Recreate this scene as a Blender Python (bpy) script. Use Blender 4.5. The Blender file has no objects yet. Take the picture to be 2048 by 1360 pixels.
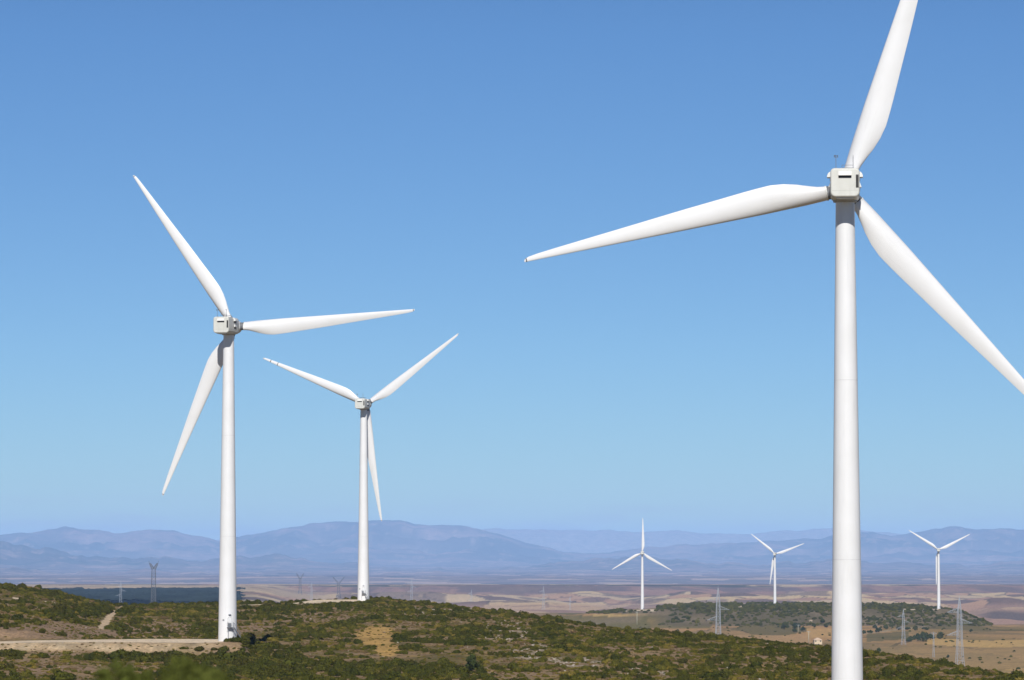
import bpy, math, random
import numpy as np
from mathutils import Matrix, Vector

random.seed(7)
rng = np.random.default_rng(11)
SC = bpy.context.scene
COL = SC.collection
R = math.radians

# ------------------------------------------------------------------ camera geometry
FPX, CX, CY, HOR = 8000.0, 1024.0, 680.0, 1110.0          # focal length in pixels of the 2048 px frame, centre, horizon row
PITCH = math.atan((HOR - CY) / FPX)
CP, SP = math.cos(PITCH), math.sin(PITCH)


def at(px, py, Y):
    """world point at depth Y that is seen at pixel (px, py); the camera is the origin"""
    dx, dy = (px - CX) / FPX, (CY - py) / FPX
    d = (dx, CP - SP * dy, SP + CP * dy)
    k = Y / d[1]
    return Vector((d[0] * k, Y, d[2] * k))


def row_of(z, Y):
    return CY - FPX * (z * CP - Y * SP) / (Y * CP + z * SP)


# ------------------------------------------------------------------ noise
def _hash(ix, iy, seed):
    h = (ix.astype(np.int64) * 374761393 + iy.astype(np.int64) * 668265263 + seed * 1274126177) & 0xFFFFFFFF
    h = ((h ^ (h >> 13)) * 1274126177) & 0xFFFFFFFF
    h = (h ^ (h >> 16)) & 0xFFFFFF
    return h / float(0xFFFFFF)


def vnoise(x, y, seed=0):
    ix, iy = np.floor(x), np.floor(y)
    fx, fy = x - ix, y - iy
    fx = fx * fx * fx * (fx * (fx * 6 - 15) + 10)
    fy = fy * fy * fy * (fy * (fy * 6 - 15) + 10)
    ix = ix.astype(np.int64); iy = iy.astype(np.int64)
    a = _hash(ix, iy, seed); b = _hash(ix + 1, iy, seed)
    c = _hash(ix, iy + 1, seed); d = _hash(ix + 1, iy + 1, seed)
    return (a + (b - a) * fx) * (1 - fy) + (c + (d - c) * fx) * fy


def fbm(x, y, seed=0, octs=4, gain=0.5):
    x = np.asarray(x, float); y = np.asarray(y, float)
    s = 0; a = 1.0; t = 0
    for o in range(octs):
        s = s + a * vnoise(x * 2 ** o + 17.3 * o, y * 2 ** o - 9.1 * o, seed + o * 31)
        t += a; a *= gain
    return s / t


def cells(x, y, seed=0):
    """jittered-grid Voronoi: random value of the nearest cell and the gap to the second nearest"""
    ix, iy = np.floor(x).astype(np.int64), np.floor(y).astype(np.int64)
    best = np.full(x.shape, 1e9); sec = np.full(x.shape, 1e9); val = np.zeros(x.shape)
    for dx in (-1, 0, 1):
        for dy in (-1, 0, 1):
            cx, cy = ix + dx, iy + dy
            jx = cx + 0.15 + 0.7 * _hash(cx, cy, seed); jy = cy + 0.15 + 0.7 * _hash(cx, cy, seed + 5)
            d = np.abs(x - jx) * 0.6 + np.abs(y - jy) * 0.6 + 0.4 * np.hypot(x - jx, y - jy)
            v = _hash(cx, cy, seed + 9)
            sec = np.where(d < best, best, np.minimum(sec, d))
            val = np.where(d < best, v, val)
            best = np.minimum(best, d)
    return val, sec - best


def sstep(a, b, x):
    t = np.clip((np.asarray(x, float) - a) / (b - a), 0, 1)
    return t * t * (3 - 2 * t)


# ------------------------------------------------------------------ terrain table z(px, Y)
def lut(pairs):
    xs = [p[0] for p in pairs]; ys = [p[1] for p in pairs]
    return lambda x: np.interp(x, xs, ys)


crest_Y = lut([(-600, 1300), (0, 1300), (245, 1350), (457, 1380), (727, 1390), (850, 1330), (1000, 1230), (1150, 1130),
               (1300, 1060), (1536, 980), (1750, 880), (1917, 800), (2048, 755), (2600, 640)])
crest_y = lut([(-600, 1158), (0, 1170), (60, 1176), (100, 1183), (140, 1193), (200, 1208), (245, 1214), (330, 1212), (457, 1211),
               (600, 1207), (727, 1201), (780, 1203), (850, 1210), (940, 1219), (1000, 1227), (1060, 1235), (1150, 1250), (1250, 1261),
               (1350, 1271), (1430, 1280), (1536, 1290), (1650, 1303), (1750, 1315), (1820, 1322), (1917, 1338), (2048, 1358), (2600, 1440)])
foot_z = lut([(-600, -20), (0, -21.8), (457, -22.8), (727, -24.3), (1300, -24.3), (1536, -24.0), (1917, -23.9), (2048, -24.1), (2600, -26.2)])
blend_lr = lut([(650, 0.0), (1100, 1.0)])
hill_front = lut([(900, 1246), (1100, 1238), (1140, 1231), (1200, 1226), (1260, 1221.5), (1300, 1220.5), (1400, 1219), (1550, 1219), (1700, 1218.5),
                  (1800, 1218), (1880, 1218), (1905, 1220), (1930, 1229), (1960, 1241), (1985, 1252), (2100, 1254)])
hill_back = lut([(900, 1250), (1200, 1232), (1284, 1224), (1320, 1214), (1400, 1208), (1550, 1206.5), (1700, 1207), (1800, 1208), (1850, 1212), (1872, 1224),
                 (1900, 1234), (1945, 1252), (2000, 1258), (2100, 1258)])
FAR_Y = [2000, 2900, 3500, 4000, 4300, 4570, 5150, 5600, 6300, 7000, 7500, 8000, 9500, 10500, 11500, 12500, 13500, 14200, 16000, 20000, 26000, 31500]
LEFT_Z = [-50, -58, -60, -62, -64, -66, -70, -76, -82, -85, -85.5, -85, -87, -85, -89, -98, -101, -103, -170, -200, -195, -173]
RIGHT_Z = [-77, -80.8, -80, -78.5, -77, None, None, -82, -98, -107, -110, -112, -115, -116, -115.5, -112, -103, -104, -170, -200, -195, -173]


def pchip(xk, yk, x):
    h = np.diff(xk); d = np.diff(yk) / h
    m = np.zeros_like(yk)
    for i in range(1, len(yk) - 1):
        if d[i - 1] * d[i] > 0:
            w1 = 2 * h[i] + h[i - 1]; w2 = h[i] + 2 * h[i - 1]
            m[i] = (w1 + w2) / (w1 / d[i - 1] + w2 / d[i])
    m[0], m[-1] = d[0], d[-1]
    i = np.clip(np.searchsorted(xk, x) - 1, 0, len(xk) - 2)
    t = (x - xk[i]) / h[i]
    return ((2 * t ** 3 - 3 * t ** 2 + 1) * yk[i] + (t ** 3 - 2 * t ** 2 + t) * h[i] * m[i]
            + (-2 * t ** 3 + 3 * t ** 2) * yk[i + 1] + (t ** 3 - t ** 2) * h[i] * m[i + 1])


PXS = np.concatenate([np.linspace(-4200, -620, 46)[:-1], np.linspace(-620, -100, 53)[:-1], np.arange(-100, 2150, 3.0),
                      np.linspace(2150, 2700, 56), np.linspace(2700, 6200, 46)[1:]])
YS = np.concatenate([np.linspace(4, 680, 70)[:-1], np.linspace(680, 840, 80)[:-1], np.linspace(840, 900, 50)[:-1],
                     np.linspace(900, 1450, 220)[:-1], np.geomspace(1450, 6000, 210)[:-1], np.geomspace(6000, 15000, 230)[:-1],
                     np.geomspace(15000, 31500, 90)])
ZT = np.zeros((len(PXS), len(YS)))
left_w = lambda p: 1 - sstep(500, 640, p)
for i, p in enumerate(PXS):
    pc = float(np.clip(p, -600, 2600))
    Yc = float(crest_Y(pc)); zc = float(-(crest_y(pc) - HOR) / FPX * Yc); zf = float(foot_z(pc))
    xs = [0, 35, 100, 200, 350, 485, 600, 690]
    zs = [-1.65, -2.45, -5.2, -11.0, -17.5, -22.0, -23.3, zf]
    for s in (0.15, 0.3, 0.45, 0.6, 0.75, 0.88, 1.0):
        Y = 690 + s * (Yc - 690)
        if Y - xs[-1] > 2:
            xs.append(Y); zs.append(zf + (zc - zf) * (1 - (1 - s) ** 1.5))
    xs.append(Yc * 1.12); zs.append(zc - 4.0)
    b = float(blend_lr(p)); lw = float(left_w(p))
    for k, Y in enumerate(FAR_Y):
        if Y == 4570: r = -(float(hill_front(np.clip(p, 900, 2100))) - HOR) / FPX * Y
        elif Y == 5150: r = -(float(hill_back(np.clip(p, 900, 2100))) - HOR) / FPX * Y
        else: r = RIGHT_Z[k]
        q = b if Y < 5800 else 1 - lw
        z = LEFT_Z[k] * (1 - q) + r * q
        if p > 1900:
            w = float(sstep(1900, 1990, p))
            z += w * {4300: -3, 5600: -16, 6300: -12, 7000: -14, 7500: 13, 8000: 15, 9500: 3}.get(Y, 0)
        xs.append(Y); zs.append(z)
    ZT[i] = pchip(np.array(xs, float), np.array(zs, float), YS)

PXG, YG = np.meshgrid(PXS, YS, indexing='ij')
XG = (PXG - CX) / FPX * YG
# rolling relief
near = sstep(40, 500, YG) * (1 - sstep(1500, 2000, YG))
ZT += near * ((fbm(XG / 70, YG / 90, 3, 3) - 0.5) * 1.5 + (fbm(XG / 14, YG / 18, 4, 3) - 0.5) * 0.55)
mid = sstep(1600, 2400, YG) * (1 - sstep(6000, 7000, YG))
ZT += mid * (fbm(XG / 160, YG / 300, 5, 4) - 0.5) * 4.0
far = sstep(6000, 7000, YG)
gully = np.abs(fbm(XG / 240, YG / 900, 6, 4) - 0.5) * 2
ZT += far * (1 - 0.88 * left_w(PXG - 60)) * (1 - sstep(13200, 13800, YG)) * ((fbm(XG / 260, YG / 600, 7, 4) - 0.5) * 52 * (1 - 0.6 * sstep(11000, 12500, YG)) - gully * 7 * sstep(11800, 12600, YG))
ZT += sstep(13800, 14500, YG) * (fbm(XG / 900, YG / 1500, 8, 4) - 0.5) * 12 * sstep(14500, 17000, YG)
# crane pad and track beside the left turbine: a level shelf on the slope
ROW0 = row_of(ZT, YG)
pad_f = np.interp(PXG, [-300, 0, 50, 150, 300, 400, 452], [1289, 1286.5, 1284.5, 1283.5, 1284, 1285, 1283.5])
pad_b = np.interp(PXG, [-300, 0, 60, 150, 300, 452], [1284, 1282.5, 1280.5, 1279, 1277, 1277.5])
pz = np.interp(YG, [850, 882], [0, 1])
pad_z = -(pad_f - HOR) / FPX * 850 * (1 - pz) - (pad_b - HOR) / FPX * 882 * pz
lim = np.interp(YG, [690, 846], [0, 1]); frontz = foot_z(np.clip(PXG, -600, 2600)) * (1 - lim) + (-(pad_f - HOR) / FPX * 850 - 1.7) * lim
wf_ = (YG > 690) & (YG < 856) & (PXG < 470) & (PXG > -600)
ZT = np.where(wf_, np.minimum(ZT, frontz + 0.5 * (fbm(XG / 14, YG / 18, 4, 3) - 0.5)), ZT)
pad_m = sstep(840, 850, YG + 2.5 * (fbm(XG / 5, YG * 0, 9, 3) - 0.5)) * (1 - sstep(882, 893, YG)) * (1 - sstep(478, 510, PXG)) * sstep(-420, -300, PXG)
ZT = ZT * (1 - pad_m) + pad_z * pad_m
# level ground round the second turbine on the crest
c_m = np.exp(-(((PXG - 690) / 90) ** 4)) * sstep(1340, 1352, YG) * (1 - sstep(1385, 1398, YG))
ZT = ZT * (1 - c_m) + (-(1203.5 - HOR) / FPX * 1350 + (YG - 1350) * 0.012) * c_m
ROW = row_of(ZT, YG)


def height(X, Y):
    X = np.asarray(X, float); Y = np.asarray(Y, float)
    p = CX + FPX * X / np.maximum(Y, 1e-3)
    fi = np.interp(p, PXS, np.arange(len(PXS))); fj = np.interp(Y, YS, np.arange(len(YS)))
    i = np.minimum(fi.astype(int), len(PXS) - 2); j = np.minimum(fj.astype(int), len(YS) - 2)
    u, v = fi - i, fj - j
    return (ZT[i, j] * (1 - u) * (1 - v) + ZT[i + 1, j] * u * (1 - v) + ZT[i, j + 1] * (1 - u) * v + ZT[i + 1, j + 1] * u * v)


def solve_Y(px, row, y0, y1):
    """first depth between y0 and y1 where the ground in that direction appears at this image row"""
    Y = np.linspace(y0, y1, 1500)
    r = row_of(height((px - CX) / FPX * Y, Y), Y)
    k = np.argmax(r <= row)
    return float(Y[k]) if r[k] <= row else float(Y[np.argmin(r)])


# ------------------------------------------------------------------ mesh helpers
class MB:
    def __init__(self):
        self.v = []; self.f = []; self.m = []; self.s = []

    def add(self, verts, faces, mat=0, smooth=False, M=None):
        o = len(self.v)
        if M is not None:
            verts = [M @ Vector(p) for p in verts]
        self.v += [tuple(p) for p in verts]
        self.f += [tuple(i + o for i in f) for f in faces]
        self.m += [mat] * len(faces); self.s += [smooth] * len(faces)

    def box(self, x0, x1, y0, y1, z0, z1, mat=0, M=None):
        v = [(x0, y0, z0), (x1, y0, z0), (x1, y1, z0), (x0, y1, z0), (x0, y0, z1), (x1, y0, z1), (x1, y1, z1), (x0, y1, z1)]
        self.add(v, [(0, 3, 2, 1), (4, 5, 6, 7), (0, 1, 5, 4), (1, 2, 6, 5), (2, 3, 7, 6), (3, 0, 4, 7)], mat, False, M)

    def bar(self, a, b, r, mat=0, n=4, r2=None, smooth=False):
        a, b = Vector(a), Vector(b)
        d = b - a
        if d.length < 1e-6: return
        r2 = r if r2 is None else r2
        q = d.to_track_quat('Z', 'Y')
        v = []
        for (c, rr) in ((a, r), (b, r2)):
            for k in range(n):
                t = 2 * math.pi * (k + 0.5) / n
                v.append(c + q @ Vector((rr * math.cos(t), rr * math.sin(t), 0)))
        f = [(k, (k + 1) % n, n + (k + 1) % n, n + k) for k in range(n)]
        f += [tuple(range(n - 1, -1, -1)), tuple(range(n, 2 * n))]
        self.add(v, f, mat, smooth)

    def loft(self, rings, mat=0, smooth=True, cap=True, M=None):
        n = len(rings[0]); v = [p for r in rings for p in r]; f = []
        for i in range(len(rings) - 1):
            for k in range(n):
                f.append((i * n + k, i * n + (k + 1) % n, (i + 1) * n + (k + 1) % n, (i + 1) * n + k))
        self.add(v, f, mat, smooth, M)
        if cap:
            self.add(rings[0], [tuple(range(n - 1, -1, -1))], mat, False, M)
            self.add(rings[-1], [tuple(range(n))], mat, False, M)

    def lathe(self, prof, n=48, mat=0, axis='Z', smooth=True, M=None):
        rings = []
        for (r, h) in prof:
            ring = []
            for k in range(n):
                t = 2 * math.pi * k / n
                c, s = r * math.cos(t), r * math.sin(t)
                ring.append((c, s, h) if axis == 'Z' else (-c, h, s) if axis == 'Y' else (h, c, s))
            rings.append(ring)
        self.loft(rings, mat, smooth, True, M)

    def mesh(self, name, mats):
        me = bpy.data.meshes.new(name)
        me.from_pydata(self.v, [], self.f)
        for mt in mats: me.materials.append(mt)
        me.polygons.foreach_set('material_index', self.m)
        me.polygons.foreach_set('use_smooth', self.s)
        me.update()
        return me


def link(name, data, parent=None, matrix=None, label=None):
    o = bpy.data.objects.new(name, data)
    COL.objects.link(o)
    if parent is not None: o.parent = parent
    if matrix is not None: o.matrix_local = matrix
    if label: o['label'] = label
    return o


def tag(o, label=None, cat=None, group=None, kind=None):
    if label: o['label'] = label
    if cat: o['category'] = cat
    if group: o['group'] = group
    if kind: o['kind'] = kind
    return o


def children_of(o):
    return list(o.children)


def copy_tree(o, parent=None):
    c = o.copy(); COL.objects.link(c)
    c.parent = parent
    if parent is not None: c.matrix_local = o.matrix_local
    for ch in children_of(o):
        copy_tree(ch, c)
    return c


# ------------------------------------------------------------------ materials
def new_mat(name):
    m = bpy.data.materials.new(name); m.use_nodes = True
    nt = m.node_tree
    return m, nt, nt.nodes['Principled BSDF']


def nd(nt, kind, **kw):
    n = nt.nodes.new(kind)
    for k, v in kw.items(): setattr(n, k, v)
    return n


def mix_rgb(nt, fac, a, b, mode='MIX'):
    n = nd(nt, 'ShaderNodeMix', data_type='RGBA', blend_type=mode)
    for sock, val in ((n.inputs['Factor'], fac), (n.inputs[6], a), (n.inputs[7], b)):
        if isinstance(val, bpy.types.NodeSocket): nt.links.new(val, sock)
        elif isinstance(val, (int, float)): sock.default_value = val
        else: sock.default_value = (*val, 1)
    return n.outputs[2]


def ramp(nt, src, stops, interp='LINEAR'):
    n = nd(nt, 'ShaderNodeValToRGB'); n.color_ramp.interpolation = interp
    e = n.color_ramp.elements
    while len(e) < len(stops): e.new(0.5)
    for k, (p, c) in enumerate(stops):
        e[k].position = p; e[k].color = (*c, 1) if len(c) == 3 else c
    nt.links.new(src, n.inputs[0])
    return n.outputs[0]


def noise(nt, scale, detail=4, vec=None, rough=0.55):
    n = nd(nt, 'ShaderNodeTexNoise'); n.inputs['Scale'].default_value = scale
    n.inputs['Detail'].default_value = detail; n.inputs['Roughness'].default_value = rough
    if vec is not None: nt.links.new(vec, n.inputs['Vector'])
    return n.outputs['Fac']


def paint(name, base, rough, dirt, dscale, spec=0.5):
    """weathered gloss paint: slow tonal drift plus vertical run marks, both properties of the coat"""
    m, nt, b = new_mat(name)
    tc = nd(nt, 'ShaderNodeTexCoord')
    mp = nd(nt, 'ShaderNodeMapping'); mp.inputs['Scale'].default_value = (1.6, 1.6, 0.12)
    nt.links.new(tc.outputs['Object'], mp.inputs['Vector'])
    n1 = noise(nt, dscale, 5, tc.outputs['Object']); n2 = noise(nt, 1.4, 6, mp.outputs['Vector'])
    c = mix_rgb(nt, ramp(nt, n1, [(0.35, (0, 0, 0)), (0.75, (1, 1, 1))]), base, dirt)
    c = mix_rgb(nt, ramp(nt, n2, [(0.55, (0, 0, 0)), (0.85, (0.5, 0.5, 0.5))]), c, tuple(0.8 * x for x in dirt))
    nt.links.new(c, b.inputs['Base Color'])
    b.inputs['Roughness'].default_value = rough
    b.inputs['Specular IOR Level'].default_value = spec
    return m


def plain(name, col, rough=0.6, metal=0.0, var=0.25, scale=3.0):
    m, nt, b = new_mat(name)
    tc = nd(nt, 'ShaderNodeTexCoord')
    n1 = noise(nt, scale, 4, tc.outputs['Object'])
    c = mix_rgb(nt, n1, tuple(x * (1 - var) for x in col), tuple(min(1, x * (1 + var)) for x in col))
    nt.links.new(c, b.inputs['Base Color'])
    b.inputs['Roughness'].default_value = rough; b.inputs['Metallic'].default_value = metal
    return m


def foliage(name, cols, leafvar=0.5):
    """cols: ramp of colours picked per plant; every leaf clump then varies on its own"""
    m, nt, b = new_mat(name)
    oi = nd(nt, 'ShaderNodeObjectInfo'); ge = nd(nt, 'ShaderNodeNewGeometry')
    k = len(cols)
    c = ramp(nt, oi.outputs['Random'], [(i / max(1, k - 1), cc) for i, cc in enumerate(cols)])
    f = ramp(nt, ge.outputs['Random Per Island'], [(0, (1 - leafvar,) * 3), (1, (1 + leafvar, 1 + leafvar * 0.9, 1 + leafvar * 0.4))])
    c = mix_rgb(nt, 1.0, c, f, 'MULTIPLY')
    nt.links.new(c, b.inputs['Base Color'])
    b.inputs['Roughness'].default_value = 0.75
    b.inputs['Specular IOR Level'].default_value = 0.05
    return m


M_TOWER = paint('tower_paint', (0.80, 0.80, 0.80), 0.38, (0.745, 0.745, 0.735), 0.25)
M_BLADE = paint('blade_gelcoat', (0.80, 0.80, 0.80), 0.36, (0.76, 0.76, 0.75), 0.4)
M_NAC = paint('nacelle_shell', (0.66, 0.66, 0.61), 0.45, (0.60, 0.60, 0.545), 0.8)
M_HOOD = paint('hood_shell', (0.78, 0.78, 0.76), 0.45, (0.72, 0.72, 0.68), 0.8)
M_DARK = plain('dark_grille', (0.02, 0.02, 0.022), 0.6)
M_VENT = plain('vent_grille', (0.055, 0.05, 0.035), 0.6, var=0.5, scale=9)
M_STEEL = plain('mast_steel', (0.22, 0.23, 0.25), 0.5, 0.5)
M_SEAM = plain('joint_grey', (0.42, 0.42, 0.40), 0.6)
M_BEARING_SHADE = plain('bearing_shade_grey', (0.16, 0.165, 0.175), 0.6)  # root bearing, its grey darkened for the shadow beside the nacelle
M_FLANGE = plain('flange_paint', (0.66, 0.66, 0.66), 0.5)
M_DULL = plain('dark_steel', (0.10, 0.11, 0.13), 0.8, 0.0, 0.15)  # darker grey steel used on the forked pylons
M_GALV = plain('galvanised_steel', (0.44, 0.47, 0.52), 0.5, 0.15, 0.15)
M_INS = plain('insulator_glass', (0.015, 0.016, 0.02), 0.35)
M_CONC = plain('foundation_concrete', (0.42, 0.40, 0.36), 0.9)

# ------------------------------------------------------------------ ground colours (the soil's own colour, per vertex)
ONE = np.ones(3)


def lay(c, col, m):
    return c * (1 - m[..., None]) + np.array(col)[None, None, :] * m[..., None]


def spot(px, row, rx, ry, y0=600, y1=1500, rag=0.5, seed=0, sharp=2.0):
    d = ((PXG - px) / rx) ** 2 + ((ROW - row) / ry) ** 2
    d = d + rag * 2 * (fbm(XG / 6, YG / 9, 40 + seed, 3) - 0.5)
    return np.clip((1.0 - d) * sharp, 0, 1) * (YG > y0) * (YG < y1)


def band(pts, width_px, width_row, y0, y1, rag=0.3, seed=0, vertical=False):
    """a ribbon through image points (px,row), width in pixels"""
    pts = np.array(pts, float)
    if vertical:
        pts = pts[np.argsort(pts[:, 1])]
        c = np.interp(ROW, pts[:, 1], pts[:, 0]); w = width_px * (0.6 + 0.8 * fbm(YG / 20, XG * 0, 60 + seed, 2))
        m = (np.abs(PXG - c) < w) & (ROW > pts[0, 1]) & (ROW < pts[-1, 1])
    else:
        c = np.interp(PXG, pts[:, 0], pts[:, 1]); w = width_row * (1 - rag + 2 * rag * fbm(XG / 8, YG * 0, 60 + seed, 3))
        m = (np.abs(ROW - c) < w) & (PXG > pts[0, 0]) & (PXG < pts[-1, 0])
    return m & (YG > y0) & (YG < y1)


TINT = np.zeros(PXG.shape + (3,))
TINT[:] = (0.258, 0.180, 0.098)
n1 = fbm(XG / 9, YG / 16, 21, 4); n2 = fbm(XG / 32, YG / 50, 22, 4); n3 = fbm(XG / 3.0, YG / 6, 23, 3)
TINT = lay(TINT, (0.135, 0.112, 0.036), sstep(0.45, 0.62, n1) * 0.85)
TINT = lay(TINT, (0.31, 0.215, 0.125), sstep(0.50, 0.66, n2) * 0.8)
TINT = lay(TINT, (0.34, 0.235, 0.085), sstep(0.60, 0.72, n3) * 0.6)
BROWN = np.maximum.reduce([spot(150, 1262, 240, 15, seed=1), spot(330, 1255, 70, 8, seed=2), spot(110, 1338, 110, 9, seed=3), spot(640, 1235, 90, 12, seed=4), spot(500, 1255, 60, 10, seed=14)])
TINT = lay(TINT, (0.30, 0.205, 0.130), BROWN * 0.8)
DRY = np.maximum.reduce([spot(752, 1272, 46, 24, seed=5), spot(775, 1300, 30, 14, seed=6)])
TINT = lay(TINT, (0.50, 0.315, 0.100), DRY * 0.95)
ROCKY = np.maximum.reduce([spot(880, 1222, 90, 12, seed=7), spot(1010, 1262, 60, 25, seed=8), spot(1060, 1300, 50, 20, seed=9), spot(1150, 1322, 60, 15, seed=10), spot(1290, 1345, 60, 12, seed=11), spot(590, 1330, 25, 22, seed=12)]) * sstep(0.42, 0.6, n3)
TINT = lay(TINT, (0.40, 0.325, 0.24), ROCKY * 0.85)
BANK = pad_m * (YG < 851) * sstep(0.02, 0.2, pad_m) * (PXG > -200) * (1 - 0.75 * sstep(290, 380, PXG)) * (1 - sstep(430, 465, PXG))
TINT = lay(TINT, (0.52, 0.40, 0.25), np.clip(BANK * 3, 0, 1) * (0.55 + 0.45 * sstep(0.4, 0.6, n3)))
# valley floor and plateau, 1.5 to 6 km
vm = sstep(1500, 1900, YG)
wx = XG + 60 * (fbm(XG / 200, YG / 300, 30, 3) - 0.5); wy = YG + 160 * (fbm(XG / 260, YG / 300, 31, 3) - 0.5)
cv, cg = cells(wx / 75, wy / 300, 70)
fieldc = np.zeros_like(TINT)
for lo, hi, col in ((0, .25, (0.50, 0.345, 0.150)), (.25, .45, (0.36, 0.245, 0.120)), (.45, .65, (0.30, 0.215, 0.095)), (.65, .8, (0.175, 0.145, 0.055)), (.8, 1.01, (0.43, 0.275, 0.135))):
    fieldc[(cv >= lo) & (cv < hi)] = col
edge = (cg < 0.05) & (_hash((wx / 60).astype(int), (wy / 90).astype(int), 3) > 0.45)
fieldc = lay(fieldc, (0.075, 0.07, 0.035), edge * 0.8)
fieldc = lay(fieldc, (0.17, 0.145, 0.075), sstep(0.5, 0.68, fbm(XG / 60, YG / 120, 32, 4)) * 0.6)
vp = (PXG, ROW)
# right-hand valley: pale stubble between dark hedge rows, then open dry pasture
dry = sstep(1285, 1305, ROW) * sstep(1700, 1760, PXG)
fieldc = lay(fieldc, (0.36, 0.265, 0.130), dry * 0.6)
fieldc = lay(fieldc, (0.52, 0.365, 0.155), ((np.abs(ROW - 1284 - 4 * np.sin(PXG / 60)) < 7) & (PXG > 1850) & (YG > 2500)) * 0.9)
fieldc = lay(fieldc, (0.50, 0.335, 0.155), ((np.abs(ROW - 1266) < 9) & (PXG > 1610) & (PXG < 1670)) * 0.9)
fieldc = lay(fieldc, (0.43, 0.29, 0.155), ((np.abs(ROW - 1278) < 8) & (PXG > 1400) & (PXG < 1620)) * 0.85)
fieldc = lay(fieldc, (0.17, 0.155, 0.060), ((np.abs(ROW - 1244) < 13) & (PXG > 1080) & (PXG < 1420)) * 0.75)
fieldc = lay(fieldc, (0.52, 0.38, 0.17), ((np.abs(ROW - 1230.5) < 2.2) & (PXG > 1185) & (PXG < 1297)) * 0.9)
fieldc = lay(fieldc, (0.13, 0.125, 0.055), ((np.abs(ROW - 1272 + (PXG - 1790) * 0.06) < 8) & (PXG > 1730) & (PXG < 1815)) * 0.8)
fieldc = lay(fieldc, (0.36, 0.31, 0.24), ((np.abs(ROW - 1262 + (PXG - 1770) * 0.12) < 1.3) & (PXG > 1715) & (PXG < 1860)) * 0.7)
fieldc = fieldc * np.array((1.08, 1.0, 0.80))
TINT = TINT * (1 - vm[..., None]) + fieldc * vm[..., None]
# the plateau hill under the far turbines: dark scrub
hillm = sstep(4200, 4380, YG) * (1 - sstep(5500, 5900, YG)) * sstep(1130, 1200, PXG) * (1 - sstep(1965, 1995, PXG)) * (ROW < 1252)
hill_scrub = hillm * sstep(1290, 1340, PXG) + hillm * (1 - sstep(1290, 1340, PXG)) * (np.abs(ROW - 1224) < 3)
TINT = lay(TINT, (0.150, 0.122, 0.060), np.clip(hill_scrub, 0, 1) * 0.95)
TINT = lay(TINT, (0.25, 0.19, 0.11), hillm * sstep(0.5, 0.64, fbm(XG / 40, YG / 110, 33, 4)) * 0.7)
# far plain 6 to 15 km
fm = sstep(5700, 6300, YG)
wx = XG + 260 * (fbm(XG / 500, YG / 900, 34, 3) - 0.5); wy = YG + 500 * (fbm(XG / 420, YG / 700, 35, 4) - 0.5)
cv, cg = cells(wx / 115, wy / 430, 77)
farc = np.zeros_like(TINT)
for lo, hi, col in ((0, .30, (0.68, 0.50, 0.27)), (.30, .45, (0.54, 0.33, 0.20)), (.45, .62, (0.46, 0.27, 0.175)), (.62, .80, (0.20, 0.13, 0.105)), (.80, 1.01, (0.62, 0.46, 0.27))):
    farc[(cv >= lo) & (cv < hi)] = col
farc = lay(farc, (0.10, 0.078, 0.065), (cg < 0.05) * 0.75)
farc = lay(farc, (0.17, 0.115, 0.098), sstep(0.54, 0.62, fbm(XG / 110, YG / 420, 36, 4)) * 0.75)
pink = sstep(1203, 1214, ROW) * (1 - left_w(PXG))
farc = lay(farc, (0.46, 0.28, 0.19), pink * (0.35 + 0.5 * fbm(XG / 90, YG / 240, 37, 3)))
cliff = sstep(11400, 12300, YG) * (1 - sstep(13300, 13600, YG)) * (1 - left_w(PXG))
clc = np.array((0.185, 0.120, 0.108)) + (sstep(0.35, 0.7, fbm(XG / 70, YG / 800, 38, 4)))[..., None] * np.array((0.22, 0.105, 0.06))
farc = farc * (1 - cliff[..., None] * 0.92) + clc * cliff[..., None] * 0.92
bluff = sstep(6900, 7050, YG) * (1 - sstep(7450, 7520, YG)) * sstep(1930, 1990, PXG)
farc = lay(farc, (0.115, 0.085, 0.075), bluff * 0.9)
farc = lay(farc, (0.045, 0.055, 0.045), ((YG > 13450) & (YG < 13900)) * (fbm(XG / 300, YG / 400, 39, 3) > 0.42) * 0.9)
wood = left_w(PXG + 90 + 60 * (fbm(XG / 120, YG / 200, 48, 3) - 0.5)) * sstep(6300, 6600, YG) * (1 - sstep(9450, 9600, YG))
farc = lay(farc, (0.022, 0.032, 0.026), wood)
farc = lay(farc, (0.50, 0.37, 0.23), left_w(PXG - 100) * sstep(9500, 9700, YG) * (1 - sstep(12000, 12500, YG)) * (0.55 + 0.45 * sstep(0.4, 0.55, fbm(XG / 220, YG / 300, 49, 3))))
farc = np.where((wood > 0.5)[..., None], farc, farc * 0.9 + 0.03)
TINT = TINT * (1 - fm[..., None]) + farc * fm[..., None]
pl = sstep(14000, 15000, YG)
wx = XG + 500 * (fbm(XG / 900, YG / 1500, 44, 3) - 0.5)
cv, cg = cells(wx / 260, (YG + 900 * fbm(XG / 400, YG / 900, 45, 3)) / 700, 79)
plc = np.where((cv > 0.80)[..., None], np.array((0.50, 0.34, 0.24)), np.where((cv > 0.45)[..., None], np.array((0.26, 0.17, 0.145)), np.array((0.17, 0.125, 0.105))))
TINT = TINT * (1 - pl[..., None]) + plc * pl[..., None]
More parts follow.
